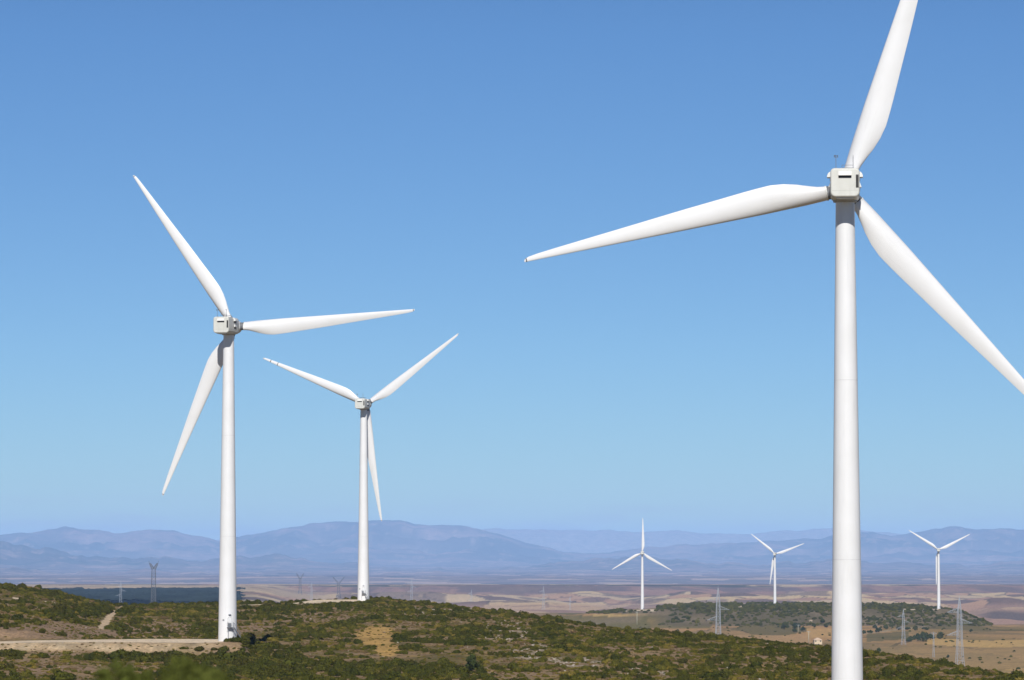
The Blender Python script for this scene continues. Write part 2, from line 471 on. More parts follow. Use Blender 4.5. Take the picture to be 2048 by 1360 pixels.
# dirt tracks get meshes of their own, cut out of the ground sheet
gravel = (0.74, 0.605, 0.43)
T_PAD = (YG > 850.5) & (YG < 882) & (pad_m > 0.9) & (PXG < 447)
T_CREST = (((c_m > 0.45) & (YG > 1348) & (PXG > 560) & (PXG < 742)) | band([(480, 1209.5), (560, 1206.5), (640, 1204)], 0, 1.8, 1300, 1400, 0.2, 1))
T_PATH = band([(264, 1207), (250, 1213), (236, 1222), (222, 1232), (214, 1242), (208, 1256)], 8.0, 0, 900, 1380, seed=2, vertical=True) | band([(226, 1228), (212, 1243), (204, 1258)], 7.0, 0, 900, 1380, seed=7, vertical=True)
T_SLOPE = band([(28, 1196), (60, 1199), (112, 1205)], 0, 1.4, 900, 1400, 0.8, 3) & (fbm(XG / 7, YG * 0, 50, 2) > 0.36)
T_PLAT = (band([(1806, 1218.6), (1876, 1219.6)], 0, 1.1, 4300, 4800, 0.2, 4) | band([(1476, 1217), (1490, 1206.5)], 4.5, 0, 4300, 5300, seed=5, vertical=True)
          | band([(1250, 1221.6), (1312, 1219.8)], 0, 1.3, 4450, 5000, 0.2, 6))
tracks = [('dirt_track', T_PAD), ('dirt_track', T_CREST), ('dirt_path', T_PATH), ('dirt_track', T_SLOPE), ('dirt_track', T_PLAT)]
ANYTRACK = np.zeros(PXG.shape, bool)
for _, t in tracks:
    ANYTRACK |= t
    TINT[t] = gravel
TINT[T_PATH] = (0.58, 0.44, 0.28)
TINT *= (0.92 + 0.16 * fbm(XG / 2.0, YG / 4, 55, 2))[..., None]

m, nt, b = new_mat('ground_soil'); M_GROUND = m
at_ = nd(nt, 'ShaderNodeAttribute', attribute_name='tint')
ge = nd(nt, 'ShaderNodeNewGeometry')
g1 = noise(nt, 1.3, 6, ge.outputs['Position'], 0.65); g2 = noise(nt, 0.22, 5, ge.outputs['Position'], 0.6)
c = mix_rgb(nt, 1.0, at_.outputs['Color'], ramp(nt, g1, [(0.3, (0.62, 0.62, 0.62)), (0.5, (1, 1, 1)), (0.72, (1.5, 1.46, 1.4))]), 'MULTIPLY')
c = mix_rgb(nt, 1.0, c, ramp(nt, g2, [(0.35, (0.8, 0.82, 0.84)), (0.65, (1.18, 1.14, 1.1))]), 'MULTIPLY')
nt.links.new(c, b.inputs['Base Color']); b.inputs['Roughness'].default_value = 0.95; b.inputs['Specular IOR Level'].default_value = 0.1
bp = nd(nt, 'ShaderNodeBump'); bp.inputs['Strength'].default_value = 0.7; bp.inputs['Distance'].default_value = 0.25
nt.links.new(g1, bp.inputs['Height']); nt.links.new(bp.outputs['Normal'], b.inputs['Normal'])


def grid_mesh(name, X, Y, Z, tint, faces, mat):
    nx, ny = X.shape
    used, inv = np.unique(faces, return_inverse=True)
    faces = inv.reshape(-1, 4)
    co = np.stack([X, Y, Z], -1).reshape(-1, 3)[used].astype(np.float32)
    me = bpy.data.meshes.new(name)
    me.vertices.add(len(co)); me.vertices.foreach_set('co', co.ravel())
    me.loops.add(faces.size); me.loops.foreach_set('vertex_index', faces.ravel().astype(np.int32))
    me.polygons.add(len(faces)); me.polygons.foreach_set('loop_start', np.arange(0, faces.size, 4, dtype=np.int32))
    me.polygons.foreach_set('use_smooth', np.ones(len(faces), bool))
    me.update(calc_edges=True)
    ca = me.attributes.new('tint', 'FLOAT_COLOR', 'POINT')
    t = tint.reshape(-1, 3)[used]
    ca.data.foreach_set('color', np.concatenate([t, np.ones((len(t), 1))], 1).astype(np.float32).ravel())
    me.materials.append(mat)
    return me


def grid_faces(nx, ny):
    i = np.arange(nx * ny).reshape(nx, ny)
    return np.stack([i[:-1, :-1], i[1:, :-1], i[1:, 1:], i[:-1, 1:]], -1)


GF = grid_faces(*PXG.shape)
taken = np.zeros(GF.shape[:2], bool)
for nm, t in tracks:
    fmask = t[:-1, :-1] & t[1:, 1:] & ~taken
    taken |= fmask
    tag(link(nm, grid_mesh(nm, XG, YG, ZT, TINT, GF[fmask], M_GROUND)), kind='structure')
tag(link('ground', grid_mesh('ground', XG, YG, ZT, TINT, GF[~taken], M_GROUND)), kind='structure')

# ------------------------------------------------------------------ mountains, 27 to 55 km
mpx = np.concatenate([np.linspace(-3500, -100, 60)[:-1], np.arange(-100, 2150, 3.0), np.linspace(2150, 5500, 60)])
myy = np.concatenate([np.linspace(26000, 70000, 220)[:-1], np.linspace(70000, 103000, 90)])
MP, MY = np.meshgrid(mpx, myy, indexing='ij'); MX = (MP - CX) / FPX * MY
ridges = [
    (88000, 4600, [(-3500, 1095), (-400, 1080), (0, 1084), (400, 1080), (480, 1073), (520, 1068), (900, 1064), (1000, 1056), (1060, 1057), (1140, 1059), (1200, 1058), (1290, 1064), (1340, 1060), (1420, 1066),
                   (1500, 1068), (1580, 1060), (1660, 1057), (1740, 1062), (1800, 1066), (2048, 1072), (5500, 1090)]),
    (70000, 5000, [(-3500, 1090), (-400, 1074), (0, 1072), (60, 1063), (130, 1053), (165, 1058), (230, 1066), (262, 1062), (300, 1060), (345, 1060), (400, 1072), (440, 1082), (470, 1073), (520, 1067), (560, 1058),
                   (620, 1048), (690, 1042), (770, 1039), (800, 1040), (830, 1048), (860, 1052), (900, 1051), (940, 1053), (960, 1058), (1000, 1067), (1040, 1080), (1090, 1095), (1130, 1105), (1200, 1104),
                   (1300, 1094), (1420, 1086), (1500, 1084), (1600, 1079), (1680, 1070), (1720, 1065), (1745, 1066), (1780, 1072), (1820, 1064), (1860, 1058), (1900, 1054), (1920, 1055), (1950, 1058), (1985, 1057),
                   (2048, 1057), (2300, 1062), (5500, 1090)]),
    (53000, 3700, [(-3500, 1110), (-300, 1090), (0, 1085), (20, 1086), (60, 1092), (100, 1097), (115, 1099), (160, 1108), (220, 1118), (280, 1112), (330, 1114), (400, 1121), (480, 1116), (560, 1108), (620, 1119),
                   (700, 1126), (800, 1139), (1000, 1140), (1100, 1126), (1200, 1118), (1300, 1114), (1400, 1124), (1500, 1131), (1600, 1122), (1700, 1119), (1800, 1126), (1900, 1131), (2048, 1123), (5500, 1120)]),
    (42000, 2500, [(-3500, 1140), (0, 1138), (150, 1146), (300, 1139), (420, 1148), (560, 1142), (700, 1149), (850, 1146), (1000, 1152), (1200, 1147), (1400, 1150), (1600, 1146), (1750, 1151), (1900, 1147), (2048, 1150), (5500, 1146)]),
    (37000, 1500, [(-3500, 1156), (0, 1157), (120, 1160), (260, 1155), (420, 1161), (560, 1157), (760, 1160), (900, 1156), (1080, 1161), (1260, 1157), (1420, 1160), (1600, 1155), (1780, 1161), (1920, 1156), (2048, 1159), (5500, 1157)]),
]
base = np.interp(MY, [26000, 31500, 40000, 103000], [-200, -178, -200, -150])
MZ = base.copy()
for k, (yr, w, pts) in enumerate(ridges):
    rows = np.interp(MP, [p for p, _ in pts], [r for _, r in pts])
    rows = rows + (fbm(MP / 34, MP * 0, 100 + k, 5) - 0.5) * (7, 7, 15, 15, 12)[k]
    zc = -(rows - HOR) / FPX * yr
    wob = (fbm(MX / 1800, MP * 0, 110 + k, 3) - 0.5) * 1600
    d = np.abs(MY - yr - wob) / w
    prof = np.exp(-d ** 1.5)
    spur = np.abs(fbm(MX / 1500, MY / 1700, 120 + k, 5) - 0.5) * 2
    hgt = (zc - base) * prof
    hgt = hgt - np.maximum(zc - base, 0) * spur * 1.15 * np.clip(d * 1.6, 0, 1) * prof
    MZ = np.maximum(MZ, base + hgt)
MZ += (fbm(MX / 420, MY / 420, 130, 4) - 0.5) * 22
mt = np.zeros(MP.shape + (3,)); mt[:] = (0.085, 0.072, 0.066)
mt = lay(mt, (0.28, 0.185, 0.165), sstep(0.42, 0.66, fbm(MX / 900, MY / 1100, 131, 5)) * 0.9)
mt = lay(mt, (0.022, 0.026, 0.022), sstep(0.48, 0.60, fbm(MX / 1500, MY / 1300, 132, 5)) * 0.9)  # dark against the pink above, contrast painted in for missing relief shading
mt = lay(mt, (0.34, 0.30, 0.27), sstep(74000, 80000, MY) * 0.9)  # farthest ridge painted paler, standing in for thicker haze
lowm = np.exp(-np.maximum(MZ - base, 0) / 40)
cv, cg = cells(MX / 260, MY / 420, 81)
mt = lay(mt, (0.52, 0.36, 0.28), lowm * (cv > 0.80) * (fbm(MX / 900, MY / 900, 134, 3) > 0.46) * 0.85)
mt = lay(mt, (0.27, 0.165, 0.16), np.exp(-np.maximum(MZ - base, 0) / 110) * 0.6 * (1 - (cv > 0.76)))
mt = lay(mt, (0.34, 0.24, 0.19), sstep(0.60, 0.78, fbm(MX / 160, MY / 420, 133, 5)) * 0.7)
m, nt, b = new_mat('mountain_scrub')
at_ = nd(nt, 'ShaderNodeAttribute', attribute_name='tint'); ge = nd(nt, 'ShaderNodeNewGeometry')
g1 = noise(nt, 0.006, 6, ge.outputs['Position'], 0.65)
c = mix_rgb(nt, 1.0, at_.outputs['Color'], ramp(nt, g1, [(0.3, (0.6, 0.6, 0.6)), (0.7, (1.45, 1.4, 1.35))]), 'MULTIPLY')
nt.links.new(c, b.inputs['Base Color']); b.inputs['Roughness'].default_value = 1.0; b.inputs['Specular IOR Level'].default_value = 0.0
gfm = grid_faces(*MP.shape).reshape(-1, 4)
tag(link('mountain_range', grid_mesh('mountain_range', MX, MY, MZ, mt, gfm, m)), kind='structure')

# ------------------------------------------------------------------ wind turbine parts
HUB_H, HUB_Y = 67.0, 3.9
TOWER_H = 65.1


def tower_r(h):
    return 2.0 + (1.14 - 2.0) * h / TOWER_H


def build_tower():
    mb = MB(); prof = []
    for h in (-2.0, 0.0, 8, 16, 21.7, 30, 40, 43.4, 52, 60, TOWER_H):
        prof.append((tower_r(max(h, 0)), h))
    mb.lathe(prof, 64, 0)
    for h in (21.7, 43.4):
        r = tower_r(h)
        mb.lathe([(r - 0.02, h - 0.035), (r + 0.008, h - 0.03), (r + 0.008, h + 0.03), (r - 0.02, h + 0.035)], 64, 2)
    mb.lathe([(1.10, TOWER_H), (1.32, TOWER_H + 0.02), (1.32, TOWER_H + 0.25), (1.10, TOWER_H + 0.27)], 48, 1)
    return mb.mesh('tower', [M_TOWER, M_SEAM, M_FLANGE])


def on_tower(phi, h, out=0.0):
    """frame on the tower wall: x along the wall, y into it, z up; phi is measured from the camera side"""
    r = tower_r(h) + out
    return Matrix.Translation((r * math.sin(phi), -r * math.cos(phi), h)) @ Matrix.Rotation(phi, 4, 'Z')


def build_door():
    mb = MB()
    M = Matrix.Identity(4)
    rings = []
    pts = []
    for k in range(24):
        t = 2 * math.pi * k / 24
        c, s = math.cos(t), math.sin(t)
        e = 0.5
        pts.append((0.42 * math.copysign(abs(c) ** e, c), 1.0 * math.copysign(abs(s) ** e, s)))
    rings = [[(x * q, y, z * q + 1.0) for x, z in pts] for q, y in ((1.0, 0.12), (1.0, -0.03), (0.94, -0.05))]
    mb.loft(rings, 0)
    mb.loft([[(x * q, y, z * q + 1.0) for x, z in pts] for q, y in ((1.1, 0.12), (1.1, -0.015), (1.03, -0.015))], 1)
    return mb.mesh('door', [M_TOWER, M_SEAM])


def build_landing():
    mb = MB()
    mb.box(-0.62, 0.62, -1.15, -0.03, -0.12, 0.0, 0)
    for x in (-0.6, 0.6):
        mb.bar((x, -1.12, -2.35), (x, -1.12, 1.05), 0.045)
        mb.bar((x, -0.1, -1.0), (x, -1.12, -0.1), 0.04)
        for z in (0.35, 0.7, 1.05): mb.bar((x, -0.05, z), (x, -1.12, z), 0.03)
    for z in (0.35, 0.7, 1.05): mb.bar((-0.6, -1.12, z), (0.1, -1.12, z), 0.03)
    mb.box(-0.6, 0.1, -1.14, -1.11, 0.05, 0.85, 0)
    return mb.mesh('landing', [M_STEEL])


def build_stair():
    mb = MB()
    for y in (-1.15, -1.75):
        mb.bar((0.62, y, -0.1), (2.1, y, -2.35), 0.07)
        mb.bar((0.62, y, 0.9), (2.1, y, -1.35), 0.03)
        for k in range(4):
            t = k / 3
            mb.bar((0.62 + 1.48 * t, y, -0.1 - 2.25 * t), (0.62 + 1.48 * t, y, 0.9 - 2.25 * t), 0.025)
    for k in range(10):
        t = (k + 0.5) / 10
        mb.box(0.5 + 1.48 * t, 0.8 + 1.48 * t, -1.75, -1.15, -0.13 - 2.25 * t, -0.09 - 2.25 * t)
    return mb.mesh('stair', [M_STEEL])


def build_lamp():
    mb = MB()
    mb.box(-0.06, 0.06, -0.25, 0.08, 0.0, 0.08)
    mb.loft([[(-0.3, -0.38, -0.02), (0.3, -0.38, -0.02), (0.3, -0.02, -0.02), (-0.3, -0.02, -0.02)], [(-0.22, -0.32, 0.16), (0.22, -0.32, 0.16), (0.22, -0.02, 0.16), (-0.22, -0.02, 0.16)]], 0, False)
    return mb.mesh('door_lamp', [M_STEEL])


def build_plate():
    mb = MB(); mb.box(-0.22, 0.22, -0.03, 0.1, 0, 0.34)
    mb.box(-0.16, 0.16, -0.036, -0.03, 0.05, 0.29, 1)
    return mb.mesh('tower_vent', [M_SEAM, M_STEEL])


def rrect(w, zlo, zhi, rb, rt, n=6):
    """rounded rectangle in the xz plane, bottom and top corner radii"""
    pts = []
    for (cx, cz, r, a0) in ((w - rt, zhi - rt, rt, 0), (-(w - rt), zhi - rt, rt, 90), (-(w - rb), zlo + rb, rb, 180), (w - rb, zlo + rb, rb, 270)):
        for k in range(n + 1):
            t = R(a0 + 90 * k / n)
            pts.append((cx + r * math.cos(t), cz + r * math.sin(t)))
    return pts


def build_nacelle():
    mb = MB()
    st = [(-5.30, 0.20), (-5.27, 0.10), (-5.18, 0.03), (-5.0, 0.0), (-3.0, 0.0), (0.0, 0.0), (1.2, 0.0), (1.9, 0.12), (2.35, 0.38)]
    rings = []
    for y, ins in st:
        rr = rrect(1.76 - ins, -1.78 + ins, 1.74 - ins, max(0.25, 0.62 - ins), max(0.2, 0.5 - ins))
        rings.append([(x, y, z) for x, z in rr][::-1])
    mb.loft(rings, 0, True)
    # joint between upper shell and floor pan, rear and sides
    mb.box(-1.52, 1.52, -5.306, -5.29, -0.985, -0.955, 1)
    for s in (-1, 1):
        mb.box(s * 1.764 - 0.006, s * 1.764 + 0.006, -4.95, 1.1, -0.985, -0.955, 1)
        mb.box(s * 1.764 - 0.006, s * 1.764 + 0.006, -2.62, -2.59, -0.95, 1.15, 1)
    mb.box(1.17, 1.19, -5.306, -5.29, -0.95, 1.2, 1)
    mb.box(-1.05, 1.05, -5.0, 0.8, -1.9, -1.775, 1)     # floor beam under the pan
    mb.lathe([(1.2, -2.0), (1.45, -1.95), (1.45, -1.74), (1.2, -1.7)], 40, 1)
    return mb.mesh('nacelle', [M_NAC, M_SEAM])


def build_rear_hood():
    mb = MB()
    sec = [(-5.30, 1.36), (-5.36, 1.34), (-5.62, 0.86), (-5.60, 0.80), (-5.30, 0.80)]
    mb.loft([[(x, y, z) for y, z in sec] for x in (-0.78, 0.78)], 0, False)
    return mb.mesh('vent_hood', [M_HOOD])


def build_rear_slot():
    mb = MB()
    mb.box(-0.78, 0.78, -5.325, -5.29, 0.50, 0.795, 0)
    for z in (0.57, 0.65, 0.73): mb.box(-0.76, 0.76, -5.34, -5.325, z, z + 0.02, 0)
    return mb.mesh('air_slot', [M_DARK])


def build_louvre():
    mb = MB()
    mb.box(1.30, 1.64, -5.32, -5.25, -0.66, 0.92, 0)
    k = -0.58
    while k < 0.85:
        mb.box(1.33, 1.61, -5.345, -5.32, k, k + 0.05, 1); k += 0.13
    return mb.mesh('louvre', [M_DARK, M_VENT])


def build_side_hood(s):
    mb = MB()
    sec = [(1.55, 1.70)]
    for k in range(9):
        t = R(90 - 90 * k / 8)
        sec.append((1.62 + 0.55 * math.cos(t), 0.98 + 0.66 * math.sin(t)))
    sec += [(2.11, 0.95), (1.74, 0.95)]
    rings = [[(s * x, y, z) for x, z in (sec if s > 0 else sec[::-1])] for y in (-1.9, -0.3)]
    mb.loft(rings, 0, False)
    return mb.mesh('side_hood', [M_HOOD])


def build_lower_hood(s):
    mb = MB()
    sec2 = [(1.74, 0.32), (1.80, 0.30), (1.98, -0.20), (1.96, -0.26), (1.74, -0.26)]
    mb.loft([[(s * x, y, z) for x, z in (sec2 if s > 0 else sec2[::-1])] for y in (-1.6, -0.4)], 0, False)
    return mb.mesh('side_hood', [M_HOOD])


def build_side_grille(s, y0, y1, z0, z1):
    mb = MB()
    a, b = sorted((s * 1.755, s * 1.80)); mb.box(a, b, y0, y1, z0, z1, 0)
    k = z0 + 0.06
    while k < z1 - 0.04:
        a, b = sorted((s * 1.79, s * 1.825)); mb.box(a, b, y0 + 0.05, y1 - 0.05, k, k + 0.04, 1); k += 0.11
    return mb.mesh('side_grille', [M_DARK, M_VENT])


def build_anemometer():
    mb = MB()
    mb.box(-0.14, 0.14, -0.14, 0.14, -0.06, 0.08)
    mb.bar((0, 0, 0), (0, 0, 1.35), 0.035, n=8)
    mb.bar((-0.22, 0, 1.35), (0.22, 0, 1.35), 0.025, n=6)
    for k in range(3):
        t = R(20 + 120 * k)
        c = Vector((0.2 * math.cos(t), 0.2 * math.sin(t), 1.55))
        mb.bar((0, 0, 1.55), c, 0.018, n=6)
        mb.lathe([(0.012, -0.08), (0.07, -0.04), (0.09, 0.02), (0.085, 0.03), (0.01, -0.03)], 12, 0, 'X', True, Matrix.Translation(c) @ Matrix.Rotation(t + R(90), 4, 'Z'))
    mb.bar((0, 0, 1.3), (0, 0, 1.6), 0.03, n=8)
    for s in (-0.22, 0.22): mb.bar((s, 0, 1.35), (s, 0, 1.62), 0.02, n=6)
    return mb.mesh('anemometer', [M_STEEL])


def build_vane():
    mb = MB()
    mb.box(-0.14, 0.14, -0.14, 0.14, -0.06, 0.08)
    mb.bar((0, 0, 0), (0, 0, 1.45), 0.04, n=8)
    mb.bar((0, -0.3, 1.52), (0, 0.32, 1.52), 0.022, n=6)
    mb.box(-0.012, 0.012, -0.42, -0.18, 1.42, 1.66)
    mb.bar((0, 0, 1.4), (0, 0, 1.58), 0.03, n=8)
    return mb.mesh('wind_vane', [M_STEEL])


def build_rail():
    mb = MB()
    for y in (-4.4, -1.0):
        mb.bar((-0.35, y, 2.15), (1.0, y, 2.15), 0.025, n=6)
    for x in (-0.35, 1.0):
        mb.bar((x, -4.4, 2.15), (x, -1.0, 2.15), 0.025, n=6)
        for y in (-4.4, -2.7, -1.0): mb.bar((x, y, 1.70), (x, y, 2.15), 0.025, n=6)
    mb.box(0.15, 0.85, -3.9, -3.1, 1.735, 1.80)
    return mb.mesh('roof_rail', [M_STEEL])


def build_hub():
    mb = MB()
    mb.lathe([(0.6, -1.62), (1.50, -1.55), (1.58, -1.3), (1.60, 0.0), (1.52, 0.9), (1.28, 1.6), (0.85, 2.15), (0.35, 2.42), (0.02, 2.5)], 48, 0, 'Y')
    mb.lathe([(1.0, -2.0), (1.25, -1.98), (1.25, -1.5), (1.0, -1.5)], 40, 1, 'Y')
    return mb.mesh('hub', [M_HOOD, M_DARK])


CH = [(1.5, 1.72), (2.4, 1.74), (3.2, 1.92), (4.2, 2.30), (5.5, 2.80), (7.0, 3.20), (8.6, 3.40), (10, 3.36), (12, 3.20), (15, 2.92), (20, 2.48), (25, 1.98), (30, 1.50), (35, 1.02), (37.5, 0.76), (38.7, 0.58), (39.2, 0.40), (39.35, 0.2)]
TC = [(1.5, 1.0), (2.4, 0.99), (3.2, 0.86), (4.2, 0.66), (5.5, 0.48), (7, 0.38), (8.6, 0.32), (12, 0.26), (20, 0.21), (30, 0.18), (40, 0.16)]
TW = [(1.5, 13), (5, 13), (8, 11), (12, 8), (20, 4), (30, 1.5), (40, 0)]


def blade_ring(r, grow=0.0):
    f = lambda t: float(np.interp(r, [p[0] for p in t], [p[1] for p in t]))
    c, tc, tw = f(CH), f(TC), R(f(TW))
    le = float(np.interp(r, [1.5, 2.4, 5, 10, 39.4], [0.86, 0.87, 0.93, 0.90, 0.16]))
    w = float(sstep(2.2, 6.0, r))                        # 0 = cylinder root, 1 = aerofoil
    n = 36; pts = []
    pre = 0.9 * (r / 39.0) ** 2
    for k in range(n):
        t = 2 * math.pi * k / n
        xc = 0.5 * (1 - math.cos(t))                      # 0 at the leading edge, 1 at the trailing edge
        up = -1 if t < math.pi else 1                     # -1: downwind side
        th = 5 * tc * (0.2969 * math.sqrt(xc) - 0.126 * xc - 0.3516 * xc ** 2 + 0.2843 * xc ** 3 - 0.1036 * xc ** 4)
        camber = 0.035 * 4 * xc * (1 - xc)
        ya = c * (up * th * (1.15 if up < 0 else 0.85) - camber)
        yc = c * tc * 0.5 * (-math.sin(t))
        x = xc * c - le; y = yc * (1 - w) + ya * w
        if grow: x += grow * (-math.cos(t)); y += grow * (-math.sin(t))
        x, y = x * math.cos(tw) - y * math.sin(tw) * 1.0, x * math.sin(tw) * -1.0 + y * math.cos(tw)
        pts.append((x, y + pre, r))
    return pts


def build_blade():
    mb = MB()
    rs = [2.12, 2.25, 2.4, 2.8, 3.2, 3.7, 4.2, 4.8, 5.5, 6.2, 7, 7.8, 8.6, 9.4, 10.5, 12, 13.5, 15, 17, 19, 21, 23, 25, 27.5, 30, 32.5, 35, 36.5, 37.5, 38.2, 38.7, 39.0, 39.2, 39.35]
    mb.loft([blade_ring(r) for r in rs], 0, True)
    return mb.mesh('blade', [M_BLADE])


def build_collar():
    mb = MB()
    mb.loft([[(x * q, y * q, z) for x, y, z in blade_ring(1.6)] for q, z in ()] or [blade_ring(2.14, 0.03), blade_ring(2.17, 0.05), blade_ring(2.30, 0.05), blade_ring(2.34, 0.03)], 0, True)
    mb.lathe([(0.74, 1.05), (0.83, 1.06), (0.83, 2.10), (0.78, 2.16)], 40, 1)
    return mb.mesh('root_collar', [M_HOOD, M_BEARING_SHADE])


def build_tip():
    mb = MB(); mb.loft([blade_ring(39.02, 0.012), blade_ring(39.14, 0.012)], 0, True)
    return mb.mesh('lightning_receptor', [M_DARK])


def build_scar(r0, r1):
    mb = MB(); mb.loft([blade_ring(r0, 0.02), blade_ring(r1, 0.02)], 0, True)
    return mb.mesh('bare_band', [M_DARK])


ME = dict(tower=build_tower(), door=build_door(), landing=build_landing(), stair=build_stair(), lamp=build_lamp(), plate=build_plate(), nacelle=build_nacelle(),
          hood=build_rear_hood(), slot=build_rear_slot(), louvre=build_louvre(), anemo=build_anemometer(), vane=build_vane(), rail=build_rail(), hub=build_hub(),
          blade=build_blade(), collar=build_collar(), tip=build_tip())
for s in (-1, 1):
    ME['shood%d' % s] = build_side_hood(s); ME['sgrille%d' % s] = build_side_grille(s, -1.85, -0.35, 0.52, 0.94); ME['lgrille%d' % s] = build_side_grille(s, -1.55, -0.45, -0.75, -0.27); ME['lhood%d' % s] = build_lower_hood(s)


def turbine(px, row_hub, Y, yaw, rot, door, label, scars=False):
    """yaw: degrees the tail swings towards the camera's left; rot: image angle of the first blade"""
    top = at(px, row_hub, Y)
    t = link('wind_turbine', None)
    t.location = (top.x, top.y, top.z - HUB_H)
    tag(t, label, 'wind turbine', 'white wind turbines')
    tw = link('tower', ME['tower'], t)
    link('door', ME['door'], tw, on_tower(door, 2.35))
    link('landing', ME['landing'], tw, on_tower(door, 2.3))
    link('stair', ME['stair'], tw, on_tower(door, 2.3))
    link('door_lamp', ME['lamp'], tw, on_tower(door, 4.9))
    link('tower_vent', ME['plate'], tw, on_tower(door - 0.7, 3.6))
    YM = Matrix.Translation((0, 0, HUB_H)) @ Matrix.Rotation(-R(yaw), 4, 'Z')
    na = link('nacelle', ME['nacelle'], t, YM)
    link('vent_hood', ME['hood'], na); link('air_slot', ME['slot'], na); link('louvre', ME['louvre'], na)
    for s in (-1, 1):
        link('side_hood', ME['shood%d' % s], na); link('side_grille', ME['sgrille%d' % s], na); link('side_hood', ME['lhood%d' % s], na); link('side_grille', ME['lgrille%d' % s], na)
    link('anemometer', ME['anemo'], na, Matrix.Translation((-1.08, -4.5, 1.72)))
    link('wind_vane', ME['vane'], na, Matrix.Translation((0.98, -4.55, 1.72)))
    link('roof_rail', ME['rail'], na)
    HM = YM @ Matrix.Translation((0, HUB_Y, 0)) @ Matrix.Rotation(R(4), 4, 'X')
    link('hub', ME['hub'], t, HM)
    for k in range(3):
        bl = link('blade', ME['blade'], t, HM @ Matrix.Rotation(R(90 - (rot + 120 * k)), 4, 'Y') @ Matrix.Diagonal((1, 1, 1.028, 1)))
        link('root_collar', ME['collar'], bl); link('lightning_receptor', ME['tip'], bl)
        if scars and k == 1:
            bl['label'] = 'blade with two dark worn bands near its tip'
            link('bare_band', build_scar(36.4, 36.62), bl); link('bare_band', build_scar(33.75, 33.95), bl)
    return t


TURBS = [
    turbine(1690.0, 372.5, 484.5, 4.75, 72.2, R(60), 'nearest and largest white wind turbine, one blade cut off by the top of the picture'),
    turbine(457.5, 652.0, 861.0, 14.5, 4.4, R(17), 'tall white wind turbine beside the pale dirt track, one blade level to the right'),
    turbine(727.5, 808.0, 1370.0, 13.0, 36.3, R(3), 'white wind turbine on the hill crest with dark worn bands on its left blade', True),
    turbine(1284.6, 1105.5, 4650.0, 1.0, 89.2, R(30), 'small far wind turbine with one blade pointing straight up, beside a pale field'),
    turbine(1549.6, 1108.0, 5190.0, 8.0, 20.0, R(30), 'smallest far wind turbine, on the plateau, its lower blade just left of the tower'),
    turbine(1877.0, 1099.5, 4580.0, 4.0, 26.6, R(30), 'far wind turbine at the right end of the plateau, two blades forming a V'),
]

# ------------------------------------------------------------------ pylons
def lattice(mb, levels, leg=0.16, brace=0.09):
    """levels: (z, half width); four legs with crossed braces on every face"""
    for (z0, w0), (z1, w1) in zip(levels[:-1], levels[1:]):
        c0 = [(-w0, -w0, z0), (w0, -w0, z0), (w0, w0, z0), (-w0, w0, z0)]
        c1 = [(-w1, -w1, z1), (w1, -w1, z1), (w1, w1, z1), (-w1, w1, z1)]
        for k in range(4):
            mb.bar(c0[k], c1[k], leg)
            mb.bar(c0[k], c1[(k + 1) % 4], brace); mb.bar(c0[(k + 1) % 4], c1[k], brace)
            mb.bar(c1[k], c1[(k + 1) % 4], brace)


def mast_levels(H):
    lv = [(0.0, 2.95)]
    while lv[-1][0] < H * 0.985:
        z0, w0 = lv[-1]
        z = min(H, z0 + max(1.6, w0 * 1.9))
        lv.append((z, float(np.interp(z / H, [0, .15, .4, .8, 1.0], [2.95, 2.3, 1.75, 1.35, 0.22]))))
    return lv


def build_mast(H, q=1.0):
    mb = MB(); lattice(mb, mast_levels(H), 0.14 * q, 0.065 * q)
    mb.bar((0, 0, H - 1), (0, 0, H + 2.2), 0.1)
    return mb.mesh('lattice_mast', [M_GALV])


def build_arm(L, z, s):
    mb = MB(); w = 1.25
    tip = (s * (w + L), 0, z)
    for y in (-w, w):
        mb.bar((s * w * 0.6, y, z), tip, 0.10); mb.bar((s * w * 0.6, y, z + 3.3), tip, 0.09)
        for k in range(1, 5):
            q = k / 5
            lo = Vector((s * w * 0.6, y, z)).lerp(Vector(tip), q); hi = Vector((s * w * 0.6, y, z + 3.3)).lerp(Vector(tip), max(0, q - 0.2)); mb.bar(lo, hi, 0.06)
            mb.bar(lo, Vector((s * w * 0.6, -y, z)).lerp(Vector(tip), q), 0.06)
    return mb.mesh('crossarm', [M_GALV])


def build_insulator(L, z, s):
    mb = MB(); p = Vector((s * (1.25 + L), 0, z))
    for d in (Vector((0.55 * s, -1.5, -0.55)), Vector((0.55 * s, 1.5, -0.55))):
        n = 9
        mb.bar(p, p + d * 1.5, 0.06, n=6)
        for k in range(n):
            a = p + d * (0.25 + 1.1 * k / n)
            mb.bar(a, a + d * 0.05, 0.20, n=8)
    mb.bar(p + Vector((0.8 * s, -2.2, -0.85)), p + Vector((0.2 * s, 0, -2.0)), 0.05, n=6); mb.bar(p + Vector((0.2 * s, 0, -2.0)), p + Vector((0.8 * s, 2.2, -0.85)), 0.05, n=6)
    return mb.mesh('insulator', [M_INS])


PH = 50.0
mast_me = build_mast(PH); mast_far = build_mast(PH, 0.75)
arms = [(8.2, PH * 0.80, -1), (8.2, PH * 0.645, 1), (8.2, PH * 0.475, -1)]
arm_me = [(build_arm(*a), build_insulator(*a)) for a in arms]


